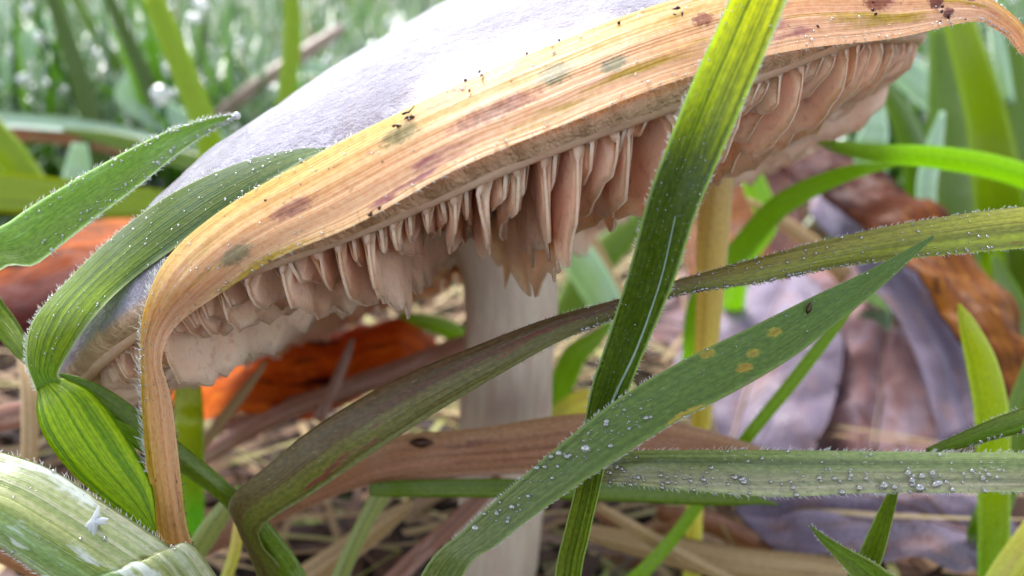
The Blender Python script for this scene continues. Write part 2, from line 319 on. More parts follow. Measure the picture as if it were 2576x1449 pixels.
def shell(pr, rough):
    V = []
    for (q, h) in pr:
        v = disc(np.full(NF, q), fi, np.full(NF, h))
        if rough:
            amp = 0.035*min(1, q*1.5)
            for k in range(NF):
                n = fbm(v[k], 1.1)*amp + fbm(v[k]+9, 5.0)*0.008
                v[k] = v[k] + E3*n*0.8 - np.array([0, 1, 0])*n*0.3
        V.append(v)
    return np.concatenate(V)
Vt = shell(top, True); Vu = shell(und, False)
Vu[:NF] = Vt[:NF]
Fc = np.concatenate([grid_faces(len(top), NF, True), grid_faces(len(und), NF, True, len(Vt))[:, ::-1]])
capV = np.concatenate([Vt, Vu])
rr = np.concatenate([np.repeat(top[:, 0], NF), np.repeat(und[:, 0], NF)]); hh = np.concatenate([np.repeat(top[:, 1], NF), np.repeat(und[:, 1], NF)])
fall = np.concatenate([np.tile(fi, len(top)), np.tile(fi, len(und))]); ga = (fall+math.pi) % (2*math.pi)-math.pi
mgw = 0.10+0.24*np.exp(-((ga-0.1)/0.5)**2)
cap_uv = np.stack([ga, rr], -1)
CAPBVH = BVHTree.FromPolygons([Vector(v) for v in capV], [list(f) for f in Fc[:(len(top)-1)*NF]])

def flesh(name, c1, c2, c3, sss=0.5, rough=0.5):
    N = NT(name); tc = N.n('ShaderNodeTexCoord').outputs['Object']
    a = N.noise(tc, 2.2, 4); b = N.noise(tc, 14, 4, 0.65)
    col = N.mix(N.band(a, 0.35, 0.65), c1, c2); col = N.mix(N.math('MULTIPLY', N.band(b, 0.50, 0.75), 0.5), col, c3)
    bp = N.bump(b, 0.35, 0.03); bp = N.bump(N.noise(tc, 60, 3), 0.25, 0.008, bp)
    p = N.pr(Base_Color=col, Roughness=rough, Subsurface_Weight=sss, Subsurface_Radius=(0.30, 0.14, 0.08), Subsurface_Scale=0.7, Normal=bp, Coat_Weight=0.1, Coat_Roughness=0.35)
    return N.done(p.outputs[0])
GILL = flesh('gill_flesh', (0.84, 0.51, 0.37), (0.86, 0.58, 0.43), (0.40, 0.17, 0.11))
UNDERM = flesh('cap_flesh', (0.66, 0.42, 0.30), (0.72, 0.48, 0.34), (0.5, 0.30, 0.2))
def cap_skin():
    N = NT('cap_skin'); tc = N.n('ShaderNodeTexCoord').outputs['Object']; q = N.attr('rr'); hgt = N.attr('hh'); uv = N.uvmap('uv')
    a = N.noise(tc, 1.6, 5, 0.6); b = N.noise(tc, 7.5, 5, 0.7); c = N.noise(tc, 24, 4, 0.7)
    rad = N.noise(N.scl(uv, (26, 3.5, 1)), 1.0, 4, 0.6)
    col = N.mix(N.band(a, 0.34, 0.66), (0.20, 0.165, 0.225), (0.34, 0.31, 0.40))
    col = N.mix(N.math('MULTIPLY', N.band(b, 0.48, 0.66), 0.6), col, (0.14, 0.10, 0.15))
    col = N.mix(N.math('MULTIPLY', N.band(c, 0.55, 0.70), 0.45), col, (0.12, 0.09, 0.105))
    col = N.mix(N.math('MULTIPLY', N.band(rad, 0.5, 0.7), 0.35), col, (0.20, 0.14, 0.15))
    col = N.mix(N.math('MULTIPLY', N.math('SUBTRACT', 1.0, N.band(q, 0.30, 0.62)), 0.55), col, (0.22, 0.18, 0.20))
    mg = N.math('SUBTRACT', 1.0, N.band(N.math('ADD', hgt, N.math('MULTIPLY', N.math('SUBTRACT', rad, 0.5), 0.9)), 0.5, 1.15))
    col = N.mix(mg, col, N.mix(N.band(rad, 0.4, 0.62), (0.66, 0.42, 0.26), (0.42, 0.25, 0.13)))
    h = N.math('ADD', N.math('ADD', b, N.math('MULTIPLY', rad, 0.8)), N.math('MULTIPLY', c, 0.6))
    bp = N.bump(h, 1.0, 0.07); bp = N.bump(N.noise(tc, 60, 3), 0.4, 0.012, bp)
    ro = N.math('MULTIPLY_ADD', b, 0.35); 
    p = N.pr(Base_Color=col, Roughness=0.5, Subsurface_Weight=0.12, Subsurface_Radius=(0.2, 0.14, 0.12), Subsurface_Scale=0.5, Normal=bp, Coat_Weight=0.4, Coat_Roughness=0.28)
    return N.done(p.outputs[0])
CAPSKIN = cap_skin()

stem_base = toW(P(1225, ground_v(11.4, -0.2), 11.4))
shroom = empty('mushroom', stem_base)
tag(shroom, 'large tilted pale lilac mushroom with pink beige gills and a thick stem', 'mushroom')
nT = (len(top)-1)*NF
cap = mesh_obj('cap', toW(capV), Fc, [CAPSKIN, UNDERM], shroom, uv=cap_uv, attrs={'rr': rr, 'hh': hh/mgw}, mi=[0]*nT+[1]*(len(Fc)-nT))

# gills: radial plates with torn lower edges, long and short ones alternating
def under_h(q):
    u = und[und[:, 0].argsort()]; return np.interp(q, u[:, 0], u[:, 1])
NG = 284
for k in range(NG):
    f0 = 2*math.pi*(k+rng.uniform(-0.22, 0.22))/NG
    kind = [0, 2, 1, 2, 1, 2][k % 6]
    q0 = 0.978 + rng.uniform(-0.010, 0.004)
    q1 = (0.12, 0.50+rng.uniform(-.15, .1), 0.80+rng.uniform(-.06, .06))[kind]
    dep = (0.80, 0.60, 0.30)[kind]*rng.uniform(0.7, 1.2)
    nr = (46, 26, 13)[kind]; nh = 9
    t = np.linspace(0, 1, nr)**(1.35 if kind < 2 else 1.0); q = q0 + (q1-q0)*t
    qin = (q0-q)*RC                                             # cm inward of the margin
    if kind == 2: prof = dep*np.clip(np.sin(np.pi*np.clip(t, 0, 1)**0.75), 0, 1)**0.8
    else:
        prof = dep*(0.42*(1-np.exp(-(qin+0.01)/0.07))+0.58*(1-np.exp(-(qin+0.01)/((0.55, 0.28)[kind]*rng.uniform(.7, 1.3)))))*(0.75+0.25*np.cos((t-0.35)*2.2))
        if kind == 1: prof *= np.clip((1-t)*2.2, 0, 1)**0.8
        if kind == 0: prof *= np.clip((q-0.10)/0.28, 0, 1)*0.15+0.95
    prof = prof*(0.72+0.28*math.exp(-(((f0+math.pi) % (2*math.pi)-math.pi-0.15)/0.62)**2))
    jag = np.cumsum(rng.normal(0, 0.028, nr)); jag -= np.linspace(0, jag[-1], nr)
    step = np.repeat(rng.uniform(-1, 1, nr), 2)[:nr]*0.035
    prof = np.clip(prof*(1+1.2*(jag+step)), 0, None) + 0.01
    side0 = rng.uniform(-0.03, 0.03); ph = rng.uniform(0, 6)
    s = np.linspace(0, 1, nh)
    QQ = np.repeat(q[:, None], nh, 1)
    fine = np.array([fbm([qq*26, k*3.7, 0], 1.0, 3) for qq in q]); prof = np.clip(prof*(1+0.15*fine), 0.01, None)
    H = under_h(q)[:, None] + 0.03 - (prof[:, None]+0.03)*s[None, :]
    wav = (0.018*np.sin(3.0*qin+ph)[:, None] + 0.03*np.sin(7*qin+ph*2)[:, None]*s[None, :] + 0.012*np.sin(17*qin+ph)[:, None]*s[None, :] + side0*s[None, :])
    gap = 2*math.pi*RC*QQ/NG
    th = 0.068*(1-0.35*s[None, :])*np.where(qin < 0.8, 1, np.exp(-(qin-0.8)*0.5))[:, None] + np.clip(gap*0.85, 0.03, 0.2)*np.exp(-(s[None, :]*prof[:, None]/0.055)**1.3)*(0.3+0.7*np.exp(-qin[:, None]/0.14))
    th = th * np.where(s[None, :] > 0.99, 0.45, np.where(s[None, :] > 0.84, 0.85, 1.0))
    th[0] *= 0.55
    th = np.where(QQ*RC < 0.9, np.minimum(th, 0.03), th)
    rad = np.maximum(QQ*RC, 0.3)
    A = disc(QQ, f0+(wav+th/2)/rad, H); B = disc(QQ, f0+(wav-th/2)/rad, H)
    dn = (under_h(q)[:, None]-H)[..., None]                        # the plates hang towards the soil, not square to the tilted cap
    A = A-E1*dn*0.27; B = B-E1*dn*0.27
    V = np.concatenate([A.reshape(-1, 3), B.reshape(-1, 3)])
    n = nr*nh; Fa = grid_faces(nr, nh); Fb = grid_faces(nr, nh, off=n)[:, ::-1]; ex = []
    for i in range(nr-1): ex.append([i*nh+nh-1, (i+1)*nh+nh-1, n+(i+1)*nh+nh-1, n+i*nh+nh-1])
    for j in range(nh-1):
        ex.append([j, j+1, n+j+1, n+j]); e = (nr-1)*nh; ex.append([e+j+1, e+j, n+e+j, n+e+j+1])
    mesh_obj('gill', toW(V), np.concatenate([Fa, Fb, np.array(ex)]), GILL, shroom)

def tube(path, radii, nseg=28, jitter=0.0, lump=0.0):
    path = np.array(path); n = len(path); V = []
    for i in range(n):
        t = path[min(i+1, n-1)]-path[max(i-1, 0)]; t /= np.linalg.norm(t)
        a = np.cross(t, [0.13, 0.97, 0.2]); a /= np.linalg.norm(a); b = np.cross(t, a)
        for j in range(nseg):
            an = 2*math.pi*j/nseg
            r = radii[i]*(1+lump*fbm([math.cos(an)*2, math.sin(an)*2, i*0.12], 1.0))
            V.append(path[i]+a*math.cos(an)*r+b*math.sin(an)*r)
    return np.array(V), grid_faces(n, nseg, True)
def crom(pts, sub):
    pts = np.asarray(pts, float); out = []
    for i in range(len(pts)-1):
        p0 = pts[i-1] if i else 2*pts[0]-pts[1]; p1, p2 = pts[i], pts[i+1]; p3 = pts[i+2] if i+2 < len(pts) else 2*pts[-1]-pts[-2]
        for k in range(sub):
            f = k/sub; out.append(0.5*((2*p1)+(-p0+p2)*f+(2*p0-5*p1+4*p2-p3)*f*f+(-p0+3*p1-3*p2+p3)*f**3))
    out.append(pts[-1]); return np.array(out)
def stem_mat():
    N = NT('stem_skin'); uv = N.uvmap('uv'); tc = N.n('ShaderNodeTexCoord').outputs['Object']
    a = N.noise(N.scl(uv, (30, 0.8, 1)), 1.0, 4, 0.6); b = N.noise(tc, 3, 4)
    col = N.mix(N.band(a, 0.35, 0.68), (0.74, 0.62, 0.50), (0.62, 0.48, 0.37)); col = N.mix(N.band(b, 0.45, 0.7), col, (0.66, 0.50, 0.42))
    p = N.pr(Base_Color=col, Roughness=0.5, Subsurface_Weight=0.3, Subsurface_Radius=(0.25, 0.14, 0.1), Subsurface_Scale=0.6, Normal=N.bump(N.noise(tc, 22, 5), 0.5, 0.03), Coat_Weight=0.1)
    return N.done(p.outputs[0])
sp = crom([C0+E3*0.62, C0+E3*0.2+np.array([0, 0, 0]), P(1283, 720, 9.0), P(1278, 900, 9.15), P(1265, 1150, 9.5), P(1250, 1400, 10.0), toV(stem_base)*1.0], 10)
sr = crom([[0.8], [0.50], [0.462], [0.475], [0.478], [0.46], [0.66]], 10)[:, 0]
V, Fs = tube(sp, sr, 40, lump=0.07)
nseg = 40; suv = np.stack([np.tile(np.arange(nseg)/nseg, len(sp)), np.repeat(np.arange(len(sp))*0.12, nseg)], -1)
mesh_obj('stem', toW(V), Fs, stem_mat(), shroom, uv=suv)

# ------------------------------------------------------------------ leaves and blades
RIB = {}
def ribbon(name, rows, mat, label=None, cat='grass blade', nu=8, sub=7, camber=0.0, vf=0.0, th=0.012, group=None, drape=None,
           wav=0.0, parent=None, key=None, curl=0.0, crumple=0.0, cs=1.2, ripple=0.0, pleat=None):
    """rows: stations from the base to the tip, each two or more (u, v, d) points from one edge to the other"""
    K = len(rows[0]); cols = [crom([P(*r[k]) for r in rows], sub) for k in range(K)]
    n = len(cols[0]); s = np.linspace(0, 1, nu+1)
    Q = np.stack(cols, 1)                                         # n, K, 3
    if K == 2: Gd = Q[:, :1]*(1-s)[None, :, None] + Q[:, 1:]*s[None, :, None]
    else:
        x = s*(K-1); i = np.minimum(x.astype(int), K-2); f = (x-i)[None, :, None]
        q0 = Q[:, np.maximum(i-1, 0)]; q1 = Q[:, i]; q2 = Q[:, i+1]; q3 = Q[:, np.minimum(i+2, K-1)]
        Gd = 0.5*((2*q1)+(-q0+q2)*f+(2*q0-5*q1+4*q2-q3)*f*f+(-q0+3*q1-3*q2+q3)*f**3)
    if drape is not None:
        hit = np.full(Gd.shape[:2], np.nan)
        for a in range(n):
            for b in range(nu+1):
                p = Vector(Gd[a, b]); L = p.length; loc, nn, ii, dd = CAPBVH.ray_cast(Vector((0, 0, 0)), p/L)
                if loc is not None: hit[a, b] = dd - drape - L
        need = np.where(np.isnan(hit), 0, np.clip(-hit, 0, None)); ps = need.copy()
        for _ in range(40):                                       # spread the push so the leaf stays one smooth strip
            q = np.pad(ps, 1, mode='edge'); av = (q[:-2, 1:-1]+q[2:, 1:-1]+q[1:-1, :-2]+q[1:-1, 2:]+q[1:-1, 1:-1]*2)/6
            ps = np.maximum(need, av)
        Ln = np.linalg.norm(Gd, axis=2); Gd = Gd*(1-ps/Ln)[..., None]
    tl = np.gradient(Gd, axis=0); ta = np.gradient(Gd, axis=1)
    Nn = np.cross(ta, tl); Nn /= np.maximum(np.linalg.norm(Nn, axis=2, keepdims=True), 1e-9)
    mid = Nn[:, nu//2]
    vis = np.sum(mid*(-Gd[:, nu//2]), 1); sg = 1.0 if np.sum(vis) > 0 else -1.0
    Nn = Nn*sg
    mN = Nn.mean(1, keepdims=True); mN /= np.maximum(np.linalg.norm(mN, axis=2, keepdims=True), 1e-9)
    w = np.linalg.norm(Gd[:, -1]-Gd[:, 0], axis=1)[:, None, None]
    prof = camber*4*s*(1-s) + vf*(1-np.abs(2*s-1)) + curl*np.cos(2*np.pi*s)
    Gd = Gd + mN*w*prof[None, :, None]
    ln = np.concatenate([[0], np.cumsum(np.linalg.norm(np.diff(Gd[:, nu//2], axis=0), axis=1))])
    if wav: Gd = Gd + mN*w*(wav*np.sin(ln*3.1+1.3)[:, None, None]*(s[None, :, None]-0.5)*2)
    if ripple: Gd = Gd + mN*(ripple*np.sin(s*math.pi*9)[None, :, None])
    if pleat:                                                      # the folds between the side veins
        am, per, kk = pleat; x = ((ln[:, None]+np.abs(s-0.5)[None, :]*kk)/per) % 1.0; tri = np.abs(2*x-1)
        Gd = Gd + Nn*(am*(tri**1.5)*np.clip(np.abs(s-0.5)*6, 0, 1)[None, :])[..., None] - Nn*(am*1.2*np.exp(-((s-0.5)/0.06)**2))[None, :, None]
    if crumple:
        for a in range(n):
            for b in range(nu+1):
                e = fbm(Gd[a, b], cs, 4)*crumple + abs(fbm(Gd[a, b]+31, cs*0.6, 2))*crumple
                Gd[a, b] += Nn[a, b]*e
    tk = th*np.sqrt(np.clip(1-(2*s-1)**2, 0, 1))[None, :, None]*0.5
    front = Gd + Nn*tk; back = Gd - Nn*tk
    V = np.concatenate([front.reshape(-1, 3), back.reshape(-1, 3)]); m = n*(nu+1)
    Fa = grid_faces(n, nu+1); Fb = grid_faces(n, nu+1, off=m)[:, ::-1]; ex = []
    for i in range(n-1):
        a = i*(nu+1); ex.append([a, a+nu+1, m+a+nu+1, m+a]); a += nu; ex.append([a+nu+1, a, m+a, m+a+nu+1])
    for j in range(nu):
        ex.append([j+1, j, m+j, m+j+1]); e = (n-1)*(nu+1); ex.append([e+j, e+j+1, m+e+j+1, m+e+j])
    wm = float(np.median(w)); 
    uvv = np.stack([np.tile(s*max(wm, 0.2)/0.5, n), np.repeat(ln, nu+1)], -1); stt = np.stack([np.tile(s, n), np.repeat(ln/ln[-1], nu+1)], -1)
    o = mesh_obj(name, toW(V), np.concatenate([Fa, Fb, np.array(ex)]), M[mat], parent, uv=np.concatenate([uvv, uvv]), st=np.concatenate([stt, stt]))
    if parent is None: tag(o, label, cat, group)
    RIB[key or label or name] = (Gd, Nn, ln, o)
    return o

def path_rows(path, tilt=0.0, root=None):
    """path: (u, v, d, width px) from base to tip -> two-edge stations square to the line"""
    p = np.array(path, float)
    if root is not None:                                           # carry the blade on down to the soil below the frame
        u, v, d, w = p[0]; du, dd, ww = root; d2 = d+dd; v2 = ground_v(d2, -0.2)
        mid = [u+du*0.45, (v+v2)/2, d+dd*0.5, w*(1+(ww-1)*.5)]; p = np.vstack([[u+du, v2, d2, w*ww*d/d2], mid, p])
    uv = p[:, :2]; t = np.gradient(uv, axis=0); t /= np.maximum(np.linalg.norm(t, axis=1, keepdims=True), 1e-6)
    nrm = np.stack([t[:, 1], -t[:, 0]], 1)
    if nrm[len(p)//2, 0] > 0: nrm = -nrm
    rows = []
    for i, (u, v, d, w) in enumerate(p):
        dz = tilt*w/F*d*0.5
        rows.append([(u+nrm[i, 0]*w/2, v+nrm[i, 1]*w/2, d+dz), (u-nrm[i, 0]*w/2, v-nrm[i, 1]*w/2, d-dz)])
    return rows
def blade(label, mat, path, name='grass_leaf', cat='grass blade', tilt=0.0, root=None, **kw):
    return ribbon(name, path_rows(path, tilt, root), mat, label, cat, **kw)

def hairs(key, count, length, mat, edges=(0, 1), surf=0, t0=0.0, t1=1.0, width=0.0022, out=0.8, seed=0):
    Gd, Nn, ln, o = RIB[key]; n, m = Gd.shape[:2]; r = np.random.default_rng(seed+int(count)); V = []; Fx = []
    for c in range(count+surf):
        x = r.uniform(t0, t1)*(n-1.01); i = int(x); f = x-i
        if c < count: e = edges[r.integers(len(edges))]; j = 0 if e == 0 else m-1; jn = 1 if e == 0 else m-2
        else: j = int(r.integers(1, m-1)); jn = j
        p = Gd[i, j]*(1-f)+Gd[i+1, j]*f; nn = Nn[i, j]
        if jn != j:
            od = p-(Gd[i, jn]*(1-f)+Gd[i+1, jn]*f); od /= max(np.linalg.norm(od), 1e-6)
            dr = od*out + nn*r.uniform(-.2, .8)
        else: dr = nn*1.0
        tg = Gd[i+1, j]-Gd[i, j]; tg /= max(np.linalg.norm(tg), 1e-6)
        dr = dr + tg*r.uniform(0.0, 0.9) + r.normal(0, 0.18, 3); dr /= np.linalg.norm(dr)
        L = length*r.uniform(0.45, 1.2); a = np.cross(dr, [0.3, 0.2, 0.9]); a /= np.linalg.norm(a); b = np.cross(dr, a)
        base = len(V)
        for z, w in ((0, 1), (0.55, 0.7)):
            for k in range(3):
                an = 2.094*k; V.append(p+dr*L*z + tg*L*0.25*z*z + (a*math.cos(an)+b*math.sin(an))*width*w)
        V.append(p+dr*L+tg*L*0.25)
        for k in range(3):
            k2 = (k+1) % 3; Fx += [[base+k, base+k2, base+3+k2, base+3+k], [base+3+k, base+3+k2, base+6]]
    h = mesh_obj('fine_hair', toW(np.array(V)), Fx, mat, o); h['kind'] = 'stuff'
    return h

# --- the dry leaf lying along the cap's near rim, with its stalk
straw_rows = [
 [(440, ground_v(7.6), 7.6), (520, ground_v(7.6), 7.6)], [(410, 1900, 6.7), (505, 1900, 6.7)],
 [(402, 1450, 5.95), (492, 1450, 5.95)], [(388, 1300, 5.75), (468, 1310, 5.75)], [(366, 1150, 5.6), (450, 1155, 5.6)], [(356, 1010, 5.5), (430, 1000, 5.5)],
 [(354, 890, 5.45), (408, 905, 5.42)], [(362, 780, 5.5), (446, 818, 5.35)], [(420, 650, 5.6), (560, 735, 5.2)], [(560, 525, 5.5), (700, 648, 5.05)],
 [(820, 375, 5.3), (905, 560, 4.85)], [(1100, 238, 5.2), (1150, 425, 4.75)], [(1400, 108, 5.25), (1440, 305, 4.8)], [(1650, 12, 5.3), (1710, 200, 4.9)],
 [(1950, -70, 5.5), (1990, 128, 5.1)], [(2240, -60, 5.7), (2250, 96, 5.35)], [(2430, -22, 5.8), (2440, 55, 5.6)], [(2530, 25, 5.9), (2500, 72, 5.8)],
 [(2600, 110, 5.95), (2560, 128, 5.9)], [(2690, 300, 6.1), (2650, 310, 6.1)], [(2740, ground_v(7.5, 2.5), 6.8), (2715, ground_v(7.5, 2.5), 6.8)]]
ribbon('dry_leaf', straw_rows, 'straw', 'long dry tan and yellow leaf draped along the mushroom cap rim', 'leaf', nu=16, sub=8, th=0.02, drape=0.05, camber=0.05, ripple=0.009, key='straw')
hairs('straw', 260, 0.055, HAIRW, edges=(0,), t0=0.10, t1=0.40)
hairs('straw', 300, 0.035, HAIRW, edges=(0, 1), t0=0.45, t1=0.95)
hairs('straw', 130, 0.035, HAIRB, edges=(1,), t0=0.08, t1=0.32)
hairs('straw', 0, 0.03, HAIRW, surf=160, t0=0.3, t1=0.9)

# --- upright blade crossing in front of the cap
blade('tall bright green blade crossing upright in front of the cap and dry leaf', 'green_upright',
      [(1425, 1480, 6.15, 66), (1452, 1340, 5.85, 64), (1478, 1230, 5.6, 62), (1500, 1110, 5.35, 74), (1532, 985, 5.2, 92), (1578, 860, 5.05, 100), (1640, 690, 4.85, 118), (1690, 520, 4.7, 128), (1745, 380, 4.6, 134), (1808, 230, 4.5, 140), (1874, 80, 4.45, 136), (1922, -40, 4.45, 130), (1950, -170, 4.5, 90), (1985, -270, 4.6, 6)],
      tilt=0.25, root=(-70, 1.2, 1.0), vf=-0.16, nu=12, key='upright')
hairs('upright', 420, 0.028, HAIRW, t0=0.30, t1=0.98); hairs('upright', 0, 0.022, HAIRW, surf=200, t0=0.3, t1=0.7)

vein_later = [('upright', [(0.60, .62), (.66, .78), (.71, .74), (.77, .62)], .010)]
# --- wide blade, lower middle to right
ribbon('grass_leaf', [
 [(700, ground_v(6.4), 6.4), (860, ground_v(6.4), 6.4)], [(900, 1850, 5.6), (1010, 1880, 5.6)],
 [(1052, 1460, 5.1), (1155, 1470, 5.0)], [(1165, 1335, 5.0), (1260, 1365, 4.9)], [(1285, 1225, 4.95), (1400, 1258, 4.85)], [(1425, 1105, 4.9), (1545, 1160, 4.8)],
 [(1560, 1000, 4.95), (1700, 1062, 4.85)], [(1720, 905, 5.0), (1850, 985, 4.9)], [(1890, 822, 5.1), (2000, 895, 5.0)], [(2060, 738, 5.2), (2135, 790, 5.15)], [(2200, 672, 5.3), (2240, 702, 5.25)], [(2345, 592, 5.4), (2349, 598, 5.4)]],
 'green_wide', 'wide dark green blade with yellow rust spots and pointed tip', nu=12, camber=-0.10, key='wide', th=0.015)
hairs('wide', 260, 0.022, HAIRW, t0=0.25, t1=0.6)

# --- long leaf, brown in the middle, green at both ends
ribbon('grass_leaf', [
 [(740, 1900, 7.6), (830, 1900, 7.6)], [(660, 1500, 6.6), (740, 1500, 6.6)], [(600, 1340, 6.2), (660, 1370, 6.2)],
 [(578, 1258, 6.0), (668, 1318, 6.0)], [(680, 1165, 5.9), (790, 1240, 5.9)], [(800, 1068, 5.85), (930, 1145, 5.8)], [(1000, 952, 5.8), (1110, 1030, 5.75)],
 [(1200, 868, 5.75), (1270, 935, 5.7)], [(1380, 800, 5.7), (1410, 858, 5.65)], [(1555, 752, 5.65), (1575, 792, 5.65)], [(1700, 705, 5.65), (1710, 742, 5.65)], [(1900, 650, 5.65), (1912, 712, 5.6)],
 [(2100, 598, 5.6), (2112, 672, 5.6)], [(2330, 552, 5.6), (2345, 645, 5.55)], [(2600, 518, 5.6), (2600, 622, 5.5)], [(2850, 520, 5.7), (2850, 600, 5.7)], [(3050, 640, 6.0), (3045, 650, 6.0)]],
 'brown_green', 'long narrow blade brown in its middle and mealy green to the right', nu=10, camber=0.08, key='long', th=0.015)
hairs('long', 520, 0.022, HAIRW, t0=0.48, t1=0.9); hairs('long', 200, 0.02, HAIRB, t0=0.45, t1=0.75)

# --- left side blades
blade('green blade with dewy edges reaching up left of the cap', 'dewy',
      [(-110, 740, 5.8, 130), (60, 610, 5.8, 128), (200, 510, 5.85, 112), (330, 425, 5.9, 92), (440, 355, 6.0, 62), (540, 308, 6.1, 30), (600, 290, 6.15, 5)], root=(-420, 1.6, 0.7), vf=-0.12, nu=10, key='leftgreen')
hairs('leftgreen', 300, 0.03, HAIRW, t0=0.4)
ribbon('folded_grass_leaf', [
 [(92, 985, 5.75), (160, 962, 5.75)], [(66, 900, 5.7), (150, 930, 5.7)], [(84, 805, 5.75), (235, 800, 5.5)], [(170, 705, 5.9), (330, 705, 5.6)], [(290, 590, 6.0), (460, 610, 5.7)], [(430, 488, 6.0), (580, 525, 5.7)],
 [(600, 410, 5.9), (690, 450, 5.6)], [(735, 377, 5.8), (775, 400, 5.5)], [(828, 372, 5.6), (832, 378, 5.5)]],
 'fold', 'broad green blade resting on the left cap edge, bent sharply down at its base', nu=12, drape=0.04, camber=0.04, key='fold', th=0.015)
hairs('fold', 260, 0.035, HAIRW, edges=(0,), t0=0.0, t1=0.75)
FO = RIB['fold'][3]
ribbon('bent_lower_half', [
 [(94, 985, 5.74), (160, 950, 5.76)], [(92, 1045, 5.6), (232, 985, 5.75)], [(120, 1115, 5.55), (288, 1050, 5.7)], [(190, 1200, 5.55), (345, 1140, 5.65)], [(285, 1278, 5.55), (384, 1225, 5.65)], [(388, 1344, 5.6), (394, 1330, 5.62)]],
 'lime', parent=FO, nu=14, camber=0.10, key='lime', th=0.015)
RIB['lime'][3]['label'] = 'yellow green ribbed lower half of the bent blade'
blade('dark green twisted blade passing behind the orange stalk', 'bg_green',
      [(780, 1560, 6.6, 70), (720, 1430, 6.45, 72), (640, 1320, 6.3, 62), (560, 1235, 6.15, 50), (450, 1150, 6.05, 62), (350, 1085, 5.95, 84), (250, 1010, 5.9, 76), (190, 965, 5.85, 40), (150, 940, 5.8, 6)], root=(150, 1.8, 0.8), vf=0.18, nu=8, key='twist')
blade('short green blade entering at the left under the dewy one', 'green', [(-260, 560, 6.3, 50), (-90, 700, 6.1, 60), (0, 805, 6.0, 68), (50, 872, 5.9, 50), (82, 925, 5.85, 16)], root=(-300, 2.0, 0.8), vf=0.1)
blade('tiny lime green side leaf beside the bent blade', 'yellow_green', [(372, 1130, 5.9, 26), (330, 1090, 5.9, 30), (292, 1065, 5.85, 20), (268, 1050, 5.8, 4)], cat='leaf', name='small_leaf')
# pale sheath, lower left corner
ribbon('pale_grass_sheath', [
 [(1000, ground_v(7.3, -0.1), 7.3), (760, ground_v(7.6, -0.1), 7.4), (560, ground_v(7.6, -0.1), 7.6)],
 [(560, 1470, 5.5), (420, 1510, 5.38), (280, 1550, 5.4)], [(430, 1375, 5.4), (300, 1440, 5.24), (150, 1480, 5.2)], [(260, 1262, 5.35), (150, 1350, 5.13), (40, 1405, 5.1)], [(110, 1172, 5.3), (10, 1270, 5.08), (-80, 1330, 5.0)], [(-60, 1120, 5.3), (-150, 1210, 5.08), (-240, 1260, 5.0)], [(-300, 1060, 5.4), (-360, 1130, 5.1), (-430, 1170, 5.2)], [(-560, 1030, 5.6), (-570, 1050, 5.6), (-580, 1070, 5.6)]],
 'sheath', 'broad wet pale green sheath with whitish film across the lower left corner', 'leaf sheath', nu=20, camber=0.02, key='sheath', th=0.03, ripple=0.008)
hairs('sheath', 260, 0.035, HAIRW, t0=0.3, t1=0.9)

# --- lower middle
ribbon('dry_leaf', [
 [(500, 1345, 8.2), (520, 1400, 8.2)], [(700, 1245, 8.0), (730, 1300, 8.0)], [(830, 1190, 7.8), (880, 1235, 7.8)], [(960, 1105, 7.6), (1010, 1212, 7.6)], [(1200, 1076, 7.5), (1230, 1196, 7.5)], [(1470, 1040, 7.5), (1450, 1190, 7.5)], [(1700, 1062, 7.6), (1690, 1180, 7.6)], [(1900, 1120, 8.0), (1900, 1180, 8.0)], [(2080, 1185, 8.6), (2080, 1195, 8.6)]],
 'brown_straw', 'wide flat brown dry leaf lying across in front of the mushroom stem', 'leaf', nu=10, camber=0.05, key='brown', wav=0.05)
blade('olive green blade lying level under the wide brown dry leaf', 'bg_green', [(930, 1232, 7.6, 30), (1000, 1230, 7.5, 42), (1200, 1228, 7.4, 48), (1500, 1234, 7.3, 52), (1800, 1244, 7.3, 56), (1900, 1258, 7.35, 24), (1960, 1270, 7.4, 4)])
ribbon('grass_leaf', [
 [(1440, 1190, 5.9), (1440, 1215, 5.9)], [(1540, 1140, 5.6), (1550, 1218, 5.55)], [(1750, 1132, 5.35), (1750, 1235, 5.25)], [(1950, 1132, 5.25), (1950, 1250, 5.15)], [(2200, 1135, 5.2), (2200, 1240, 5.1)], [(2400, 1138, 5.2), (2400, 1240, 5.1)], [(2620, 1142, 5.2), (2620, 1240, 5.15)], [(2900, 1180, 5.4), (2900, 1270, 5.4)], [(3300, 1500, 6.2), (3260, 1560, 6.2)], [(3500, ground_v(7.2, -0.1), 7.2), (3430, ground_v(7.2, -0.1), 7.2)]],
 'hairy', 'level mealy green blade crusted with drops along the lower right', nu=12, camber=0.08, key='level', th=0.02)
hairs('level', 420, 0.03, HAIRW, t0=0.02, t1=0.7)
blade('thin dark green blade below the level mealy blade', 'green', [(2150, 1500, 6.2, 66), (2190, 1400, 6.1, 62), (2222, 1310, 6.0, 46), (2248, 1235, 5.9, 26), (2262, 1180, 5.85, 8)], root=(-120, 1.6, .8), vf=0.15)
blade('green leaf tip rising at the bottom below the lilac leaves', 'green', [(2290, 1560, 5.9, 110), (2200, 1460, 5.8, 78), (2120, 1395, 5.75, 40), (2065, 1350, 5.7, 18), (2038, 1322, 5.7, 3)], root=(420, 1.6, .9), vf=-0.12, key='rtip')
hairs('rtip', 90, 0.02, HAIRW, t0=0.4)
blade('narrow green blade with dew crumbs at the right edge', 'green', [(2760, 960, 6.0, 70), (2620, 1040, 5.95, 62), (2500, 1080, 5.9, 52), (2400, 1115, 5.9, 36), (2330, 1135, 5.9, 14)], vf=0.1, root=(600, 1.6, .8), key='rnarrow')
hairs('rnarrow', 120, 0.025, HAIRW, t0=0.3)
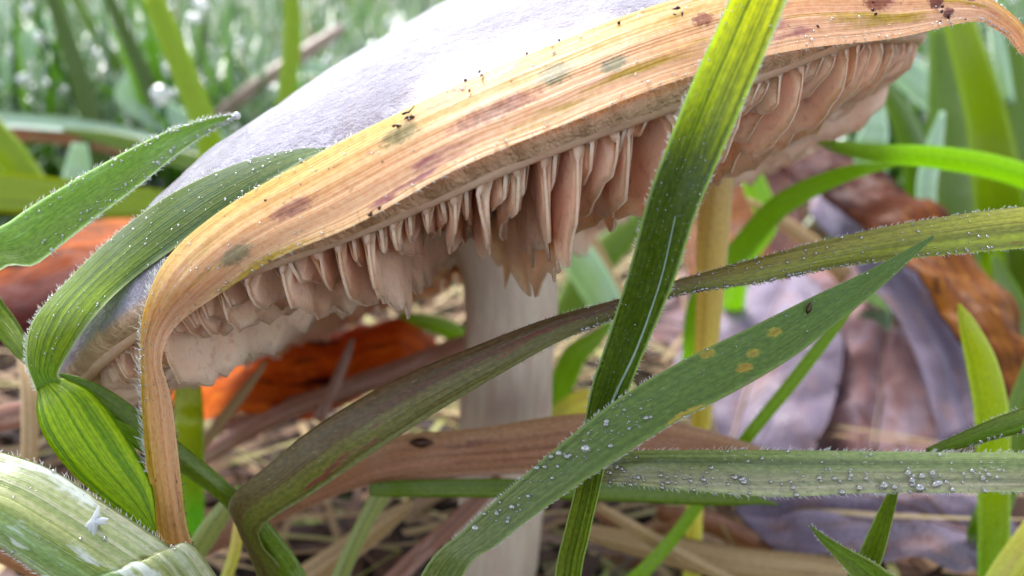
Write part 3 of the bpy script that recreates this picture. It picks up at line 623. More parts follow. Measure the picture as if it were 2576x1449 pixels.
blade('glowing lemon green blade tip against the rusty leaf', 'lemon', [(2500, 1500, 8.5, 84), (2500, 1250, 8.3, 84), (2495, 1050, 8.1, 88), (2470, 920, 8.0, 80), (2435, 820, 7.9, 46), (2412, 765, 7.9, 8)], root=(0, 2.0, 1.0), camber=0.15)
blade('upright yellow tan stem behind the tall green blade', 'yellow_stem', [(1738, 1500, 9.8, 38), (1750, 1240, 9.4, 42), (1768, 1000, 9.0, 54), (1782, 800, 8.7, 66), (1792, 620, 8.4, 80), (1802, 470, 8.2, 84), (1812, 380, 8.1, 70)], cat='grass stem', name='grass_stalk', root=(-10, 1.6, 1.0), camber=0.4)
blade('thin yellow green blade leaning in front of the purple leaf', 'yellow_green', [(1580, 1470, 8.6, 40), (1680, 1370, 8.5, 34), (1780, 1235, 8.4, 32), (1880, 1100, 8.3, 32), (1990, 965, 8.2, 34), (2080, 850, 8.15, 30), (2160, 755, 8.1, 8)], root=(-120, 2.2, 1.0), vf=0.1)
blade('arching yellow green blade with dewy white back at the right', 'yellow_green', [(2900, 560, 10.2, 60), (2700, 490, 9.9, 64), (2520, 425, 9.5, 64), (2350, 395, 9.3, 58), (2200, 385, 9.2, 46), (2100, 368, 9.1, 30), (2048, 360, 9.1, 6)], root=(240, 2.0, .9), vf=0.14, tilt=0.9)
blade('curved lime green blade below the arching one at the right', 'yellow_green', [(1760, 760, 11.2, 58), (1870, 620, 10.7, 62), (1960, 520, 10.3, 60), (2080, 455, 10.0, 46), (2190, 422, 9.7, 28), (2280, 410, 9.6, 6)], root=(-40, 3.0, 1.0), vf=0.1)
# short sprouts seen through the gap beside the stem
for lab, mt, pt, rt in (
  ('bright green sprout left of the stem under the gills', 'yellow_green', [(1250, 900, 13.0, 40), (1170, 850, 12.5, 46), (1100, 818, 12.2, 46), (1035, 800, 12.0, 28), (1000, 790, 12.0, 6)], (60, 2.0, 1)),
  ('bright green leaf right of the stem under the long blade', 'yellow_green', [(1400, 1010, 11.6, 50), (1420, 950, 11.4, 66), (1450, 890, 11.2, 60), (1500, 850, 11.2, 40), (1540, 810, 11.2, 8)], (-10, 1.5, .7)),
  ('pale dewy leaf in the gap right of the stem', 'bg_pale', [(1560, 820, 14.5, 70), (1500, 720, 14.2, 90), (1440, 620, 14, 84), (1395, 520, 14, 50), (1370, 430, 14, 6)], (60, 4, .8)),
  ('green blade in the gap between stem and tall blade', 'bg_green', [(1400, 850, 16.2, 60), (1470, 700, 16, 84), (1560, 600, 16, 76), (1650, 520, 16, 30)], (-40, 3, .8)),
  ('ochre dry blade in the gap right of the stem', 'tan_straw', [(1610, 900, 15.2, 34), (1560, 760, 15, 38), (1510, 650, 15, 34), (1480, 560, 15, 8)], (20, 3, .8)),
  ('stubby yellow green shoot under the left cap edge', 'lemon', [(478, 1095, 9.0, 70), (474, 1020, 9, 74), (472, 950, 9, 62), (470, 890, 9, 44)], (10, 2.0, .8)),
  ('small lime shoot right of the bent blade under the cap edge', 'yellow_green', [(420, 1180, 9.2, 24), (340, 1080, 9.2, 26), (280, 985, 9.2, 30), (250, 930, 9.2, 12)], (60, 1.5, .8)),
  ('curled yellow leaf behind the foot of the tall blade', 'yellow_stem', [(1360, 1090, 11.6, 60), (1440, 1030, 11.5, 76), (1520, 1000, 11.5, 60), (1600, 985, 11.6, 20)], None),
  ('yellow green sprig behind the yellow tan stem', 'yellow_green', [(1850, 720, 14, 60), (1880, 640, 13.8, 54), (1930, 560, 13.6, 56), (1900, 470, 13.5, 60), (1880, 400, 13.5, 20)], (-20, 3, .8)),
  ('tan fallen blade slanting under the lime green curved blade', 'tan_straw', [(2130, 700, 13.0, 50), (2050, 620, 13, 44), (1970, 560, 13, 36), (1880, 500, 13, 10)], None)):
    blade(lab, mt, pt, root=rt, name='grass_shoot', cat='shoot' if 'leaf' not in lab else 'leaf', camber=0.15, sub=5)

# --- straws in the shade behind and below
for lab, mt, pt in (
  ('long pink brown straw sloping under the cap towards the stem', 'pink_straw', [(430, 1200, 10.6, 40), (650, 1070, 10.7, 46), (850, 985, 10.8, 50), (1020, 930, 11, 60), (1180, 875, 11.2, 70), (1400, 820, 11.6, 20)]),
  ('thin pink straw parallel above the sloping long one', 'pink_straw', [(500, 1100, 11.0, 22), (700, 1020, 11, 24), (900, 965, 11.2, 24), (1150, 900, 11.5, 10)]),
  ('pale thin dry stalk leaning over the orange leaf', 'pink_straw', [(800, 1060, 10.2, 34), (835, 985, 10.2, 30), (868, 905, 10.2, 26), (888, 850, 10.2, 12)]),
  ('tan straw crossing below the left cap edge', 'tan_straw', [(470, 1170, 9.6, 30), (540, 1080, 9.7, 28), (610, 990, 9.9, 26), (670, 910, 10, 10)]),
  ('pinkish straw lying at the far left under the cap', 'pink_straw', [(-80, 1075, 9.0, 70), (60, 1040, 9, 64), (200, 1020, 9.1, 50), (420, 1010, 9.4, 20)]),
  ('tan straw standing at the far left behind the bent blade', 'tan_straw', [(70, 1240, 8.8, 40), (75, 1100, 8.8, 44), (70, 960, 8.9, 40), (40, 850, 9.2, 10)]),
  ('wide cream straw rising from the bottom middle', 'tan_straw', [(700, 1500, 9.3, 70), (820, 1420, 9.3, 66), (940, 1335, 9.3, 60), (1040, 1262, 9.2, 24)]),
  ('slim pale green stalk bottom middle in front of the cream straw', 'pale_stalk', [(810, 1560, 8.0, 44), (860, 1440, 8.0, 42), (915, 1320, 8.0, 42), (975, 1215, 8.0, 50), (1000, 1180, 8, 20)]),
  ('pink brown straw left of the wide blade at the bottom', 'pink_straw', [(930, 1520, 8.9, 50), (1050, 1400, 8.9, 46), (1160, 1300, 8.9, 42), (1260, 1200, 8.9, 30)]),
  ('pale green stalk with tan side under the brown and green blade', 'pale_stalk', [(420, 1480, 8.0, 60), (490, 1390, 7.9, 56), (550, 1300, 7.8, 50), (610, 1220, 7.8, 20)]),
  ('thin bent yellow stalk hanging near the bottom left', 'yellow_stem', [(560, 1480, 7.6, 30), (590, 1390, 7.6, 30), (600, 1320, 7.6, 26), (605, 1260, 7.6, 10)]),
  ('golden straw sloping down to the bottom right of the green stalk', 'tan_straw', [(1500, 1270, 8.6, 24), (1600, 1330, 8.7, 34), (1720, 1400, 8.8, 40), (1860, 1470, 8.9, 30)]),
  ('broad tan dry leaf at the bottom below the purple leaves', 'tan_straw', [(1440, 1330, 9.6, 36), (1620, 1370, 9.5, 70), (1850, 1420, 9.4, 90), (2100, 1450, 9.4, 90), (2300, 1500, 9.4, 40)]),
  ('brown straw under the golden one near the bottom', 'brown_straw', [(1650, 1290, 10.2, 40), (1780, 1310, 10.2, 56), (1900, 1370, 10.2, 56), (2050, 1440, 10.1, 20)]),
  ('brown curled blade tip lying left of the purple leaf', 'brown_straw', [(1500, 1290, 9.8, 20), (1600, 1345, 9.8, 34), (1700, 1325, 9.8, 34), (1770, 1270, 9.8, 8)]),
  ('yellow stalk running to the bottom right corner', 'yellow_stem', [(2480, 1520, 7.8, 80), (2560, 1400, 7.8, 84), (2660, 1270, 7.9, 70), (2760, 1180, 8, 20)]),
  ('rust brown straw at the bottom left under the pale sheath', 'brown_straw', [(-120, 1330, 7.2, 60), (40, 1400, 7.2, 66), (200, 1480, 7.2, 60), (400, 1560, 7.3, 30)])):
    dry = 'stalk' in lab
    blade(lab, mt, pt, name='dry_stalk' if dry else 'dry_straw', cat='stalk' if dry else 'straw', camber=0.15, sub=5)

# --- orange dead leaves behind
ribbon('dead_leaf', [
 [(430, 930, 12.4), (450, 1020, 11.6), (480, 1110, 11.0)], [(560, 920, 12.4), (580, 1010, 11.4), (590, 1090, 10.9)], [(720, 880, 12.4), (740, 960, 11.5), (750, 1060, 11.0)], [(860, 838, 12.5), (870, 930, 11.7), (880, 1040, 11.1)], [(980, 825, 12.6), (1000, 910, 12.0), (1010, 1010, 11.4)], [(1060, 870, 12.8), (1060, 930, 12.3), (1050, 980, 11.8)]],
 'orange_leaf', 'bright orange curled dead leaf behind the mushroom under its cap', 'dead leaf', nu=14, sub=8, crumple=0.35, cs=0.7, camber=0.12, th=0.03, key='orange')
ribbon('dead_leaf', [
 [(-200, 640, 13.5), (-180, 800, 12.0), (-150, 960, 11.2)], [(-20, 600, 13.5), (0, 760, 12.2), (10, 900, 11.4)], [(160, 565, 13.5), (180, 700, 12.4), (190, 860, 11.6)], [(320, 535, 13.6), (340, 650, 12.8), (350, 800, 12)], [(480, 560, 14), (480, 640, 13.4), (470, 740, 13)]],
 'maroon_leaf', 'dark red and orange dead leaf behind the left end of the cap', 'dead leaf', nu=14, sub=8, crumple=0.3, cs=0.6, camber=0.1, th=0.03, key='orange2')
# --- lilac and rusty dead leaves at the right
def vein(key, pts, w, ribmat='vein'):
    """raised midrib on a dead leaf: a part of that leaf, following its surface"""
    Gd, Nn, ln, o = RIB[key]; n, m = Gd.shape[:2]; path = []; prev = crom([[a, b] for a, b in pts], 8)
    for a, b in prev:
        i = min(float(np.interp(a, ln/ln[-1], np.arange(n))), n-1.001); j = min(max(b, 0), .999)*(m-1); i0, j0 = int(i), int(j); fi_, fj = i-i0, j-j0
        p = (Gd[i0, j0]*(1-fi_)+Gd[i0+1, j0]*fi_)*(1-fj) + (Gd[i0, j0+1]*(1-fi_)+Gd[i0+1, j0+1]*fi_)*fj
        path.append(p+Nn[i0, j0]*w*0.4)
    V, Fx = tube(path, np.linspace(w, w*0.35, len(path)), 6)
    q = mesh_obj('leaf_vein' if ribmat == 'vein' else 'midrib', toW(V), Fx, M[ribmat], o, uv=np.zeros((len(V), 2)), st=np.zeros((len(V), 2)))
ribbon('dead_leaf', [
 [(1640, 1180, 13.0), (1800, 1230, 12.3), (1950, 1290, 11.8)], [(1660, 1080, 13.4), (1840, 1120, 12.5), (2030, 1180, 11.9)], [(1690, 960, 14.0), (1880, 990, 13.1), (2090, 1040, 12.5)],
 [(1730, 850, 14.8), (1920, 860, 13.9), (2120, 900, 13.2)], [(1800, 760, 15.6), (1960, 760, 14.9), (2110, 800, 14.2)], [(1900, 690, 16.2), (1980, 690, 15.8), (2060, 720, 15.4)]],
 'lilac_leaf', 'flat lilac grey dead leaf behind the thin leaning yellow green blade', 'dead leaf', nu=30, sub=14, crumple=0.10, cs=1.3, th=0.04, pleat=(0.10, 1.1, 2.4), camber=0.05, key='mauve')
for pts, w in (([(0.02, .5), (.3, .5), (.6, .5), (.98, .5)], .05), ([(.25, .5), (.42, .75), (.55, .97)], .025), ([(.35, .5), (.5, .25), (.62, .03)], .025), ([(.5, .5), (.66, .75), (.8, .97)], .025)): vein('mauve', pts, w)
ribbon('dead_leaf', [
 [(1960, 1250, 12.4), (2120, 1300, 11.8), (2290, 1330, 11.3)], [(2000, 1120, 12.9), (2190, 1160, 12.1), (2370, 1230, 11.5)], [(2030, 980, 13.4), (2210, 1030, 12.6), (2410, 1110, 12.0)], [(2060, 870, 13.9), (2220, 900, 13.2), (2380, 970, 12.7)], [(2130, 800, 14.4), (2230, 820, 13.9), (2310, 870, 13.5)]],
 'pink_leaf', 'dull pink brown dead leaf with a raised midrib at the right, below the lilac strip', 'dead leaf', nu=30, sub=14, crumple=0.12, cs=1.2, th=0.04, pleat=(0.12, 1.0, 2.2), camber=-0.06, key='pink')
for pts, w in (([(0.02, .5), (.35, .48), (.7, .5), (.98, .5)], .05), ([(.3, .5), (.45, .78), (.55, .97)], .025), ([(.4, .5), (.55, .25), (.65, .03)], .025)): vein('pink', pts, w)
ribbon('dead_leaf', [
 [(1800, 800, 16.4), (1840, 880, 15.4), (1900, 960, 14.6)], [(1930, 690, 17.0), (1990, 780, 15.8), (2050, 860, 15.0)], [(2080, 640, 17.4), (2140, 710, 16.4), (2200, 790, 15.5)], [(2220, 650, 17.4), (2250, 700, 16.7), (2290, 760, 16.0)]],
 'pink_leaf', 'pinkish dead leaf showing between the long mealy blade and the wide blade', 'dead leaf', nu=24, sub=14, crumple=0.14, cs=1.0, th=0.04, pleat=(0.10, 1.2, 2.2))
ribbon('dead_leaf', [
 [(1560, 760, 20), (1600, 900, 17), (1640, 1010, 15.4)], [(1700, 690, 20), (1740, 830, 17.5), (1780, 950, 15.8)], [(1840, 620, 20.5), (1870, 740, 18.5), (1900, 850, 16.8)]],
 'purple_leaf', 'dusky purple dead leaf behind the yellow tan stem', 'dead leaf', nu=20, sub=10, crumple=0.18, cs=0.9, th=0.04)
for k_, p_, w_ in vein_later: vein(k_, p_, w_, 'bg_pale')
ribbon('dead_leaf', [
 [(2530, 1040, 11.3), (2440, 1080, 11.1), (2360, 1120, 11)], [(2490, 880, 12.0), (2400, 910, 11.8), (2290, 900, 11.8)], [(2400, 730, 12.8), (2310, 760, 12.5), (2210, 760, 12.6)], [(2290, 590, 13.8), (2210, 620, 13.5), (2120, 640, 13.6)], [(2190, 460, 15.0), (2110, 500, 14.5), (2040, 540, 14.6)], [(2120, 400, 15.6), (2080, 430, 15.4), (2040, 460, 15.4)]],
 'lilac_leaf', 'smooth lilac grey dead leaf strip above the crumpled mauve leaf', 'dead leaf', nu=20, sub=12, crumple=0.12, cs=0.9, camber=-0.10, th=0.04, pleat=(0.06, 1.5, 3), key='lilac')
ribbon('dead_leaf', [
 [(2700, 1120, 10.0), (2620, 1150, 9.9), (2520, 1190, 9.8)], [(2640, 960, 10.5), (2570, 985, 10.4), (2480, 1010, 10.3)], [(2560, 800, 11.1), (2490, 830, 10.9), (2400, 850, 10.9)], [(2440, 640, 11.9), (2370, 670, 11.7), (2290, 690, 11.7)], [(2290, 490, 13.0), (2230, 530, 12.7), (2150, 560, 12.8)], [(2160, 400, 14.0), (2090, 450, 13.7), (2020, 470, 13.8)], [(2060, 370, 15), (2010, 400, 14.8), (1960, 430, 14.8)]],
 'rust_leaf', 'curled rusty brown and orange dead leaf strip at the far right', 'dead leaf', nu=20, sub=12, crumple=0.18, cs=1.4, camber=0.12, th=0.04, key='rust')
ribbon('dead_leaf', [
 [(1880, 1210, 10.9), (1850, 1290, 10.5), (1950, 1400, 10.1)], [(2060, 1180, 10.9), (2080, 1290, 10.4), (2120, 1420, 9.9)], [(2250, 1190, 10.8), (2290, 1300, 10.3), (2330, 1430, 9.8)], [(2420, 1220, 10.7), (2470, 1330, 10.2), (2500, 1440, 9.8)], [(2520, 1330, 10.6), (2545, 1400, 10.2), (2560, 1450, 9.9)]],
 'lilac_leaf', 'lilac dead leaf with dark fan veins below the level mealy blade', 'dead leaf', nu=32, sub=16, crumple=0.16, cs=1.2, th=0.04, pleat=(0.14, 1.0, 2.4), key='fan')
for b in (0.12, 0.3, 0.5, 0.72): vein('fan', [(0.98, .6), (.7, .55+(b-.5)*.3), (.4, .5+(b-.5)*.8), (.1, b)], .03)
ribbon('dead_leaf', [
 [(1700, 560, 19), (1720, 640, 18), (1740, 760, 16)], [(1860, 470, 19.5), (1880, 600, 18), (1900, 720, 16.5)], [(2010, 400, 20), (2020, 520, 18.6), (2030, 640, 17)]],
 'rust_leaf', 'dark reddish dead leaf lying behind the yellow tan stem', 'dead leaf', nu=12, sub=8, crumple=0.3, cs=0.5, th=0.04)
ribbon('dead_leaf', [
 [(1480, 1420, 11.0), (1500, 1460, 10.8), (1520, 1520, 10.5)], [(1650, 1300, 11.6), (1680, 1380, 11.2), (1700, 1450, 10.8)], [(1800, 1240, 11.8), (1850, 1330, 11.4), (1900, 1430, 10.8)]],
 'brown_straw', 'small dark brown dead leaf at the bottom beside the green stalk', 'dead leaf', nu=10, sub=6, crumple=0.25, cs=0.9, th=0.04)

# --- background blades one can tell apart
bgspec = [
 ('dark green slanting blade second from the left edge', 'bg_dark', [(300, 560, 19, 70), (250, 400, 18.6, 62), (215, 250, 18.3, 52), (175, 120, 18, 46), (120, -40, 17.8, 34)]),
 ('thin pale green blade slanting across the upper left', 'bg_green', [(560, 520, 24, 44), (440, 360, 24, 40), (350, 240, 23.6, 36), (250, 100, 23.3, 32), (165, -40, 23, 26)]),
 ('slim dark green blade slanting in the upper left middle', 'bg_dark', [(540, 560, 21, 56), (450, 400, 20.6, 50), (390, 250, 20.3, 44), (330, 120, 20, 40), (260, -40, 20, 30)]),
 ('thick bright green blade behind the cap, upper left', 'bg_bright', [(580, 560, 15.6, 76), (545, 430, 15.3, 70), (505, 290, 15, 66), (450, 150, 14.8, 62), (375, -30, 14.6, 52)]),
 ('upright dark blade at the top between two slanting ones', 'bg_dark', [(520, 330, 27, 40), (505, 160, 27, 40), (512, -30, 27, 34)]),
 ('bright level blade entering from the left behind the cap', 'bg_bright', [(-200, 470, 12.5, 110), (60, 490, 12.4, 104), (260, 505, 12.3, 90), (440, 510, 12.3, 60), (560, 505, 12.4, 16)]),
 ('dark green blade at the left edge behind the dewy blade', 'bg_bright', [(120, 560, 14.4, 96), (50, 430, 14.2, 90), (-10, 340, 14, 70), (-80, 230, 14, 30)]),
 ('silvery dewy blade lying level at the upper left edge', 'bg_pale', [(-120, 295, 18, 40), (100, 308, 18, 40), (270, 326, 18, 32), (420, 350, 18, 10)]),
 ('dull brown stalk under the silvery blade at the left', 'brown_straw', [(-120, 340, 18.4, 36), (120, 340, 18.4, 40), (280, 370, 18.4, 34), (420, 410, 18.4, 10)]),
 ('green leaning blade under the brown stalk at the left', 'bg_green', [(560, 440, 17, 50), (430, 392, 17, 46), (280, 350, 17, 38), (160, 325, 17, 10)]),
 ('pale brown twig leaning behind the cap at the upper left', 'twig', [(540, 300, 22, 36), (640, 220, 22, 40), (740, 150, 22.4, 42), (860, 70, 23, 30)]),
 ('bright green blade tip at the top near the cap', 'bg_bright', [(700, 330, 19, 24), (722, 220, 19, 44), (735, 100, 19, 48), (732, -40, 19, 40)]),
 ('large dewy white blade arching at the upper left', 'bg_pale', [(620, 420, 21, 60), (500, 340, 20.6, 76), (380, 275, 20.3, 76), (310, 230, 20, 50), (330, 180, 20, 16)]),
 ('dewy white blade slanting at the top left corner', 'bg_pale', [(-60, 260, 24, 60), (30, 160, 24, 56), (90, 90, 24, 50), (130, 40, 24, 12)]),
 ('arching dewy blade near the twig', 'bg_pale', [(570, 330, 25, 50), (600, 250, 25, 54), (680, 190, 25, 52), (780, 170, 25, 44), (850, 200, 25, 12)]),
 ('short pale upright blade left of the bent blade tip', 'bg_pale', [(190, 480, 15.5, 66), (196, 420, 15.4, 66), (200, 360, 15.3, 40)]),
 ('wide bright green blade standing at the upper right', 'bg_bright', [(2510, 480, 14.2, 130), (2490, 330, 14, 112), (2450, 180, 13.8, 96), (2415, 60, 13.8, 80), (2390, -60, 13.8, 50)]),
 ('wide soft green blade left of the bright one at the upper right', 'bg_green', [(2400, 620, 15.6, 130), (2390, 400, 15.3, 120), (2385, 220, 15, 100), (2370, 60, 15, 70)]),
 ('dewy green blade at the right edge', 'bg_green', [(2580, 620, 14.8, 110), (2560, 400, 14.6, 104), (2545, 220, 14.5, 96), (2540, 60, 14.5, 60)]),
 ('dewy white streaked blade between two green ones at the right', 'bg_pale', [(2345, 600, 13.4, 40), (2330, 480, 13.2, 52), (2350, 370, 13.2, 44), (2372, 280, 13.2, 14)]),
 ('pale pointed dewy blade right of the cap', 'bg_pale', [(2190, 400, 13.6, 86), (2200, 330, 13.4, 72), (2207, 280, 13.4, 40), (2212, 240, 13.4, 8)]),
 ('soft green blade behind the pointed dewy one', 'bg_green', [(2320, 470, 15.8, 90), (2290, 350, 15.6, 70), (2250, 260, 15.5, 50), (2210, 190, 15.5, 14)]),
 ('dewy green blade leaning over the dark gap at the right', 'bg_pale', [(2420, 300, 19, 80), (2340, 230, 19, 90), (2260, 170, 19, 70), (2200, 130, 19, 16)]),
 ('white streaked tall blade near the top right corner', 'bg_pale', [(2540, 260, 13.8, 30), (2520, 160, 13.7, 40), (2505, 80, 13.7, 36), (2495, 20, 13.7, 10)]),
 ('mealy green blade standing in the lower right corner', 'bg_green', [(2480, 1330, 9.0, 90), (2530, 1200, 9.0, 80), (2560, 1050, 9.0, 70), (2590, 900, 9, 20)]),
 ('soft green blade curving at the right edge below the long blade', 'bg_green', [(2640, 900, 12, 90), (2570, 800, 12, 70), (2530, 720, 12, 54), (2500, 640, 12, 16)]),
 ('tall green blade behind the long mealy blade at the right', 'bg_bright', [(2430, 560, 16.8, 60), (2440, 440, 16.6, 64), (2480, 330, 16.5, 60), (2510, 250, 16.5, 16)]),
]
for k, (lab, mt, pt) in enumerate(bgspec):
    rt = (random.uniform(-40, 60), random.uniform(1.5, 4), 0.9) if pt[0][1] > 380 and mt != 'twig' and 'level' not in lab else None
    blade(lab, mt, pt, root=rt, name='twig' if mt == 'twig' else 'grass_leaf' if mt != 'brown_straw' else 'dry_stalk', cat='twig' if mt == 'twig' else 'grass blade' if mt != 'brown_straw' else 'stalk',
          camber=0.45 if mt == 'twig' else random.uniform(-0.2, 0.2), sub=5, nu=6, tilt=random.uniform(-.6, .6))

# ------------------------------------------------------------------ ground
def ground_mat():
    N = NT('soil'); tc = N.n('ShaderNodeTexCoord').outputs['Object']
    a = N.noise(tc, 1.2, 6, 0.65); b = N.noise(tc, 6, 5, 0.7); c = N.noise(tc, 0.25, 4)
    col = N.mix(N.band(a, 0.35, 0.65), (0.012, 0.007, 0.007), (0.06, 0.03, 0.02)); col = N.mix(N.band(b, 0.55, 0.75), col, (0.11, 0.06, 0.035))
    col = N.mix(N.math('MULTIPLY', N.band(c, 0.5, 0.62), 0.6), col, (0.03, 0.06, 0.02))
    p = N.pr(Base_Color=col, Roughness=0.8, Normal=N.bump(b, 0.8, 0.15), Specular_IOR_Level=0.2)
    return N.done(p.outputs[0])
gx = np.concatenate([-np.geomspace(9000, 40, 12), np.linspace(-36, 36, 110), np.geomspace(40, 9000, 12)])
gy = np.concatenate([[-9000, -500, -60], np.linspace(-10, 70, 120), np.geomspace(76, 9000, 16)])
def gz(x, y):
    k = 1.0 if y < 200 else 0
    return k*(fbm([x, y, 0], 0.25, 4)*0.35 + fbm([x, y, 3], 1.4, 3)*0.10) - 0.1
GV = np.array([[x, y, gz(x, y) if abs(x) < 60 and y > -11 else -0.1] for y in gy for x in gx])
o = mesh_obj('ground', GV, grid_faces(len(gy), len(gx)), ground_mat(), origin=np.array([0, 0, 0.]))
tag(o, 'dark damp soil under the grass and litter', 'ground', kind='structure')

# ------------------------------------------------------------------ masses nobody could count
def strips(n, fpos, flen, fwid, fdir, bend, seg, rnd):
    """n thin curved strips as one mesh; all arguments are functions of the random generator"""
    V = np.zeros((n, seg+1, 2, 3)); R = np.zeros((n, seg+1, 2)); UV = np.zeros((n, seg+1, 2, 2))
    for i in range(n):
        p = fpos(); L = flen(); w = fwid(); az, lean = fdir(); bd = bend(); r = rnd.random()
        side = np.array([-math.sin(az+rnd.normal(0, .5)), math.cos(az), 0]); side /= np.linalg.norm(side)
        q = np.array(p, float); an = lean
        for k in range(seg+1):
            t = k/seg; ww = w*(1-t**2.2)*0.5+0.004
            V[i, k, 0] = q-side*ww; V[i, k, 1] = q+side*ww; R[i, k] = r; UV[i, k, 0] = (0, t*L); UV[i, k, 1] = (1, t*L)
            q = q + np.array([math.cos(az)*math.sin(an), math.sin(az)*math.sin(an), math.cos(an)])*L/seg; an += bd/seg
    F0 = []
    base = (np.arange(n)*(seg+1)*2)[:, None]; k = (np.arange(seg)*2)[None, :]; a = base+k
    Fx = np.stack([a, a+1, a+3, a+2], -1).reshape(-1, 4)
    return V.reshape(-1, 3), Fx, R.ravel(), UV.reshape(-1, 2)
def mass_mat(name, stops, trans=0.35, rough=0.25, coat=0.5):
    N = NT(name); r = N.attr('rnd'); uv = N.uvmap('uv'); col = N.ramp(r, stops)
    v = N.noise(N.scl(uv, (6, 0.5, 1)), 1, 3); col = N.mix(N.math('MULTIPLY', N.band(v, .4, .7), .5), col, N.mix(1, col, (.5, .55, .5), 'MULTIPLY'))
    p = N.pr(Base_Color=col, Roughness=rough, Coat_Weight=coat, Coat_Roughness=0.12)
    tr = N.n('ShaderNodeBsdfTranslucent'); N.l(N.mix(1, col, (1.2, 1.3, .9), 'MULTIPLY'), tr.inputs[0])
    mx = N.n('ShaderNodeMixShader'); mx.inputs[0].default_value = trans; N.l(p.outputs[0], mx.inputs[1]); N.l(tr.outputs[0], mx.inputs[2])
    return N.done(mx.outputs[0])
rg = np.random.default_rng(3)
def gpos_far():
    while True:
        y = 22 + 110*rg.random()**1.9; x = rg.uniform(-1, 1)*(0.72*y+4)
        if y < 30 and -5 < x < 9: continue
        return (x, y, -0.1)
GV_, GF_, GR_, GU_ = strips(17000, gpos_far, lambda: rg.uniform(2.2, 8.5), lambda: rg.uniform(0.09, 0.34), lambda: (rg.uniform(0, 6.283), abs(rg.normal(0.3, 0.5))), lambda: rg.uniform(0.2, 1.9), 7, rg)
gm = mass_mat('meadow', [(0, (0.015, 0.05, 0.012)), (0.25, (0.035, 0.10, 0.008)), (0.44, (0.10, 0.23, 0.010)), (0.64, (0.12, 0.25, 0.03)), (0.84, (0.20, 0.29, 0.18)), (0.94, (0.46, 0.56, 0.52)), (1.0, (0.30, 0.19, 0.10))])
tag(mesh_obj('grass', GV_, GF_, gm, uv=GU_, attrs={'rnd': GR_}, origin=np.zeros(3)), 'dewy out of focus meadow grass behind the mushroom', 'grass', kind='stuff')
def lpos():
    y = rg.uniform(7, 34); x = rg.uniform(-1, 1)*(0.62*y+3); return (x, y, rg.uniform(0.0, 0.35))
LV, LF, LR, LU = strips(1500, lpos, lambda: rg.uniform(0.8, 4.5), lambda: rg.uniform(0.06, 0.3), lambda: (rg.uniform(0, 6.283), rg.normal(1.5, 0.14)), lambda: rg.uniform(-0.3, 0.5), 5, rg)
lm = mass_mat('litter', [(0, (0.03, 0.012, 0.01)), (0.3, (0.09, 0.035, 0.02)), (0.55, (0.17, 0.08, 0.04)), (0.78, (0.34, 0.20, 0.09)), (0.9, (0.20, 0.12, 0.11)), (1, (0.26, 0.32, 0.08))], trans=0.1, rough=0.7, coat=0.0)
tag(mesh_obj('leaf_litter', LV, LF, lm, uv=LU, attrs={'rnd': LR}, origin=np.zeros(3)), 'matted brown straw litter on the soil', 'litter', kind='stuff')

TV, TF, TR, TU = strips(420, lambda: (rg.uniform(-7, 7), rg.uniform(8.5, 24), rg.uniform(0.15, 0.9)), lambda: rg.uniform(2.5, 7), lambda: rg.uniform(0.05, 0.13), lambda: (rg.uniform(0, 6.283), rg.normal(1.5, 0.12)), lambda: rg.uniform(-0.2, 0.6), 8, rg)
tm = mass_mat('pale_straw', [(0, (0.34, 0.20, 0.10)), (0.35, (0.46, 0.32, 0.15)), (0.6, (0.52, 0.40, 0.20)), (0.8, (0.38, 0.40, 0.10)), (1, (0.36, 0.20, 0.15))], trans=0.25, rough=0.6, coat=0.0)
tag(mesh_obj('straw_litter', TV, TF, tm, uv=TU, attrs={'rnd': TR}, origin=np.zeros(3)), 'tangle of thin pale straws over the dark soil', 'straw litter', kind='stuff')
# water: fine dew on the blades, and on the meadow behind
ICO = None
def ico():
    import bmesh
    bm = bmesh.new(); bmesh.ops.create_icosphere(bm, subdivisions=2, radius=1)
    v = np.array([x.co[:] for x in bm.verts]); f = np.array([[x.index for x in y.verts] for y in bm.faces]); bm.free(); return v, f
IV, IF = ico()
def balls(centers, radii, flat=None):
    n = len(centers); V = (np.asarray(centers)[:, None]+IV[None]*np.asarray(radii)[:, None, None]*(1 if flat is None else flat)).reshape(-1, 3)
    return V, (IF[None]+(np.arange(n)*len(IV))[:, None, None]).reshape(-1, 3)
cs, rs = [], []
def dew(key, n, r0, r1, t0=0, t1=1, band=(0, 1)):
    Gd, Nn, ln, o = RIB[key]; a, b = Gd.shape[:2]
    for _ in range(n):
        x = rg.uniform(t0, t1)*(a-1.01); y = rg.uniform(*band)*(b-1.01); i, j = int(x), int(y); f, g = x-i, y-j
        p = (Gd[i, j]*(1-f)+Gd[i+1, j]*f)*(1-g)+(Gd[i, j+1]*(1-f)+Gd[i+1, j+1]*f)*g; r = (r0+(r1-r0)*rg.random()**4)*0.85
        cs.append(toW(p+Nn[i, j]*(r*0.5+0.006))); rs.append(r)
dew('straw', 357, 0.004, 0.011, 0.25, 0.95); dew('straw', 136, 0.004, 0.012, 0.4, 0.95, (0.9, 1)); dew('straw', 102, 0.005, 0.013, 0.45, 0.85, (0, 0.06))
dew('wide', 127, 0.005, 0.022, 0.30, 0.56, (0.05, 0.7)); dew('wide', 51, 0.004, 0.01, 0.5, 0.95)
dew('level', 272, 0.006, 0.026, 0.1, 0.62, (0.45, 1)); dew('level', 102, 0.005, 0.015, 0.1, 0.62)
dew('long', 221, 0.005, 0.014, 0.52, 0.85, (0.0, 1)); dew('long', 187, 0.006, 0.018, 0.52, 0.85, (0.92, 1))
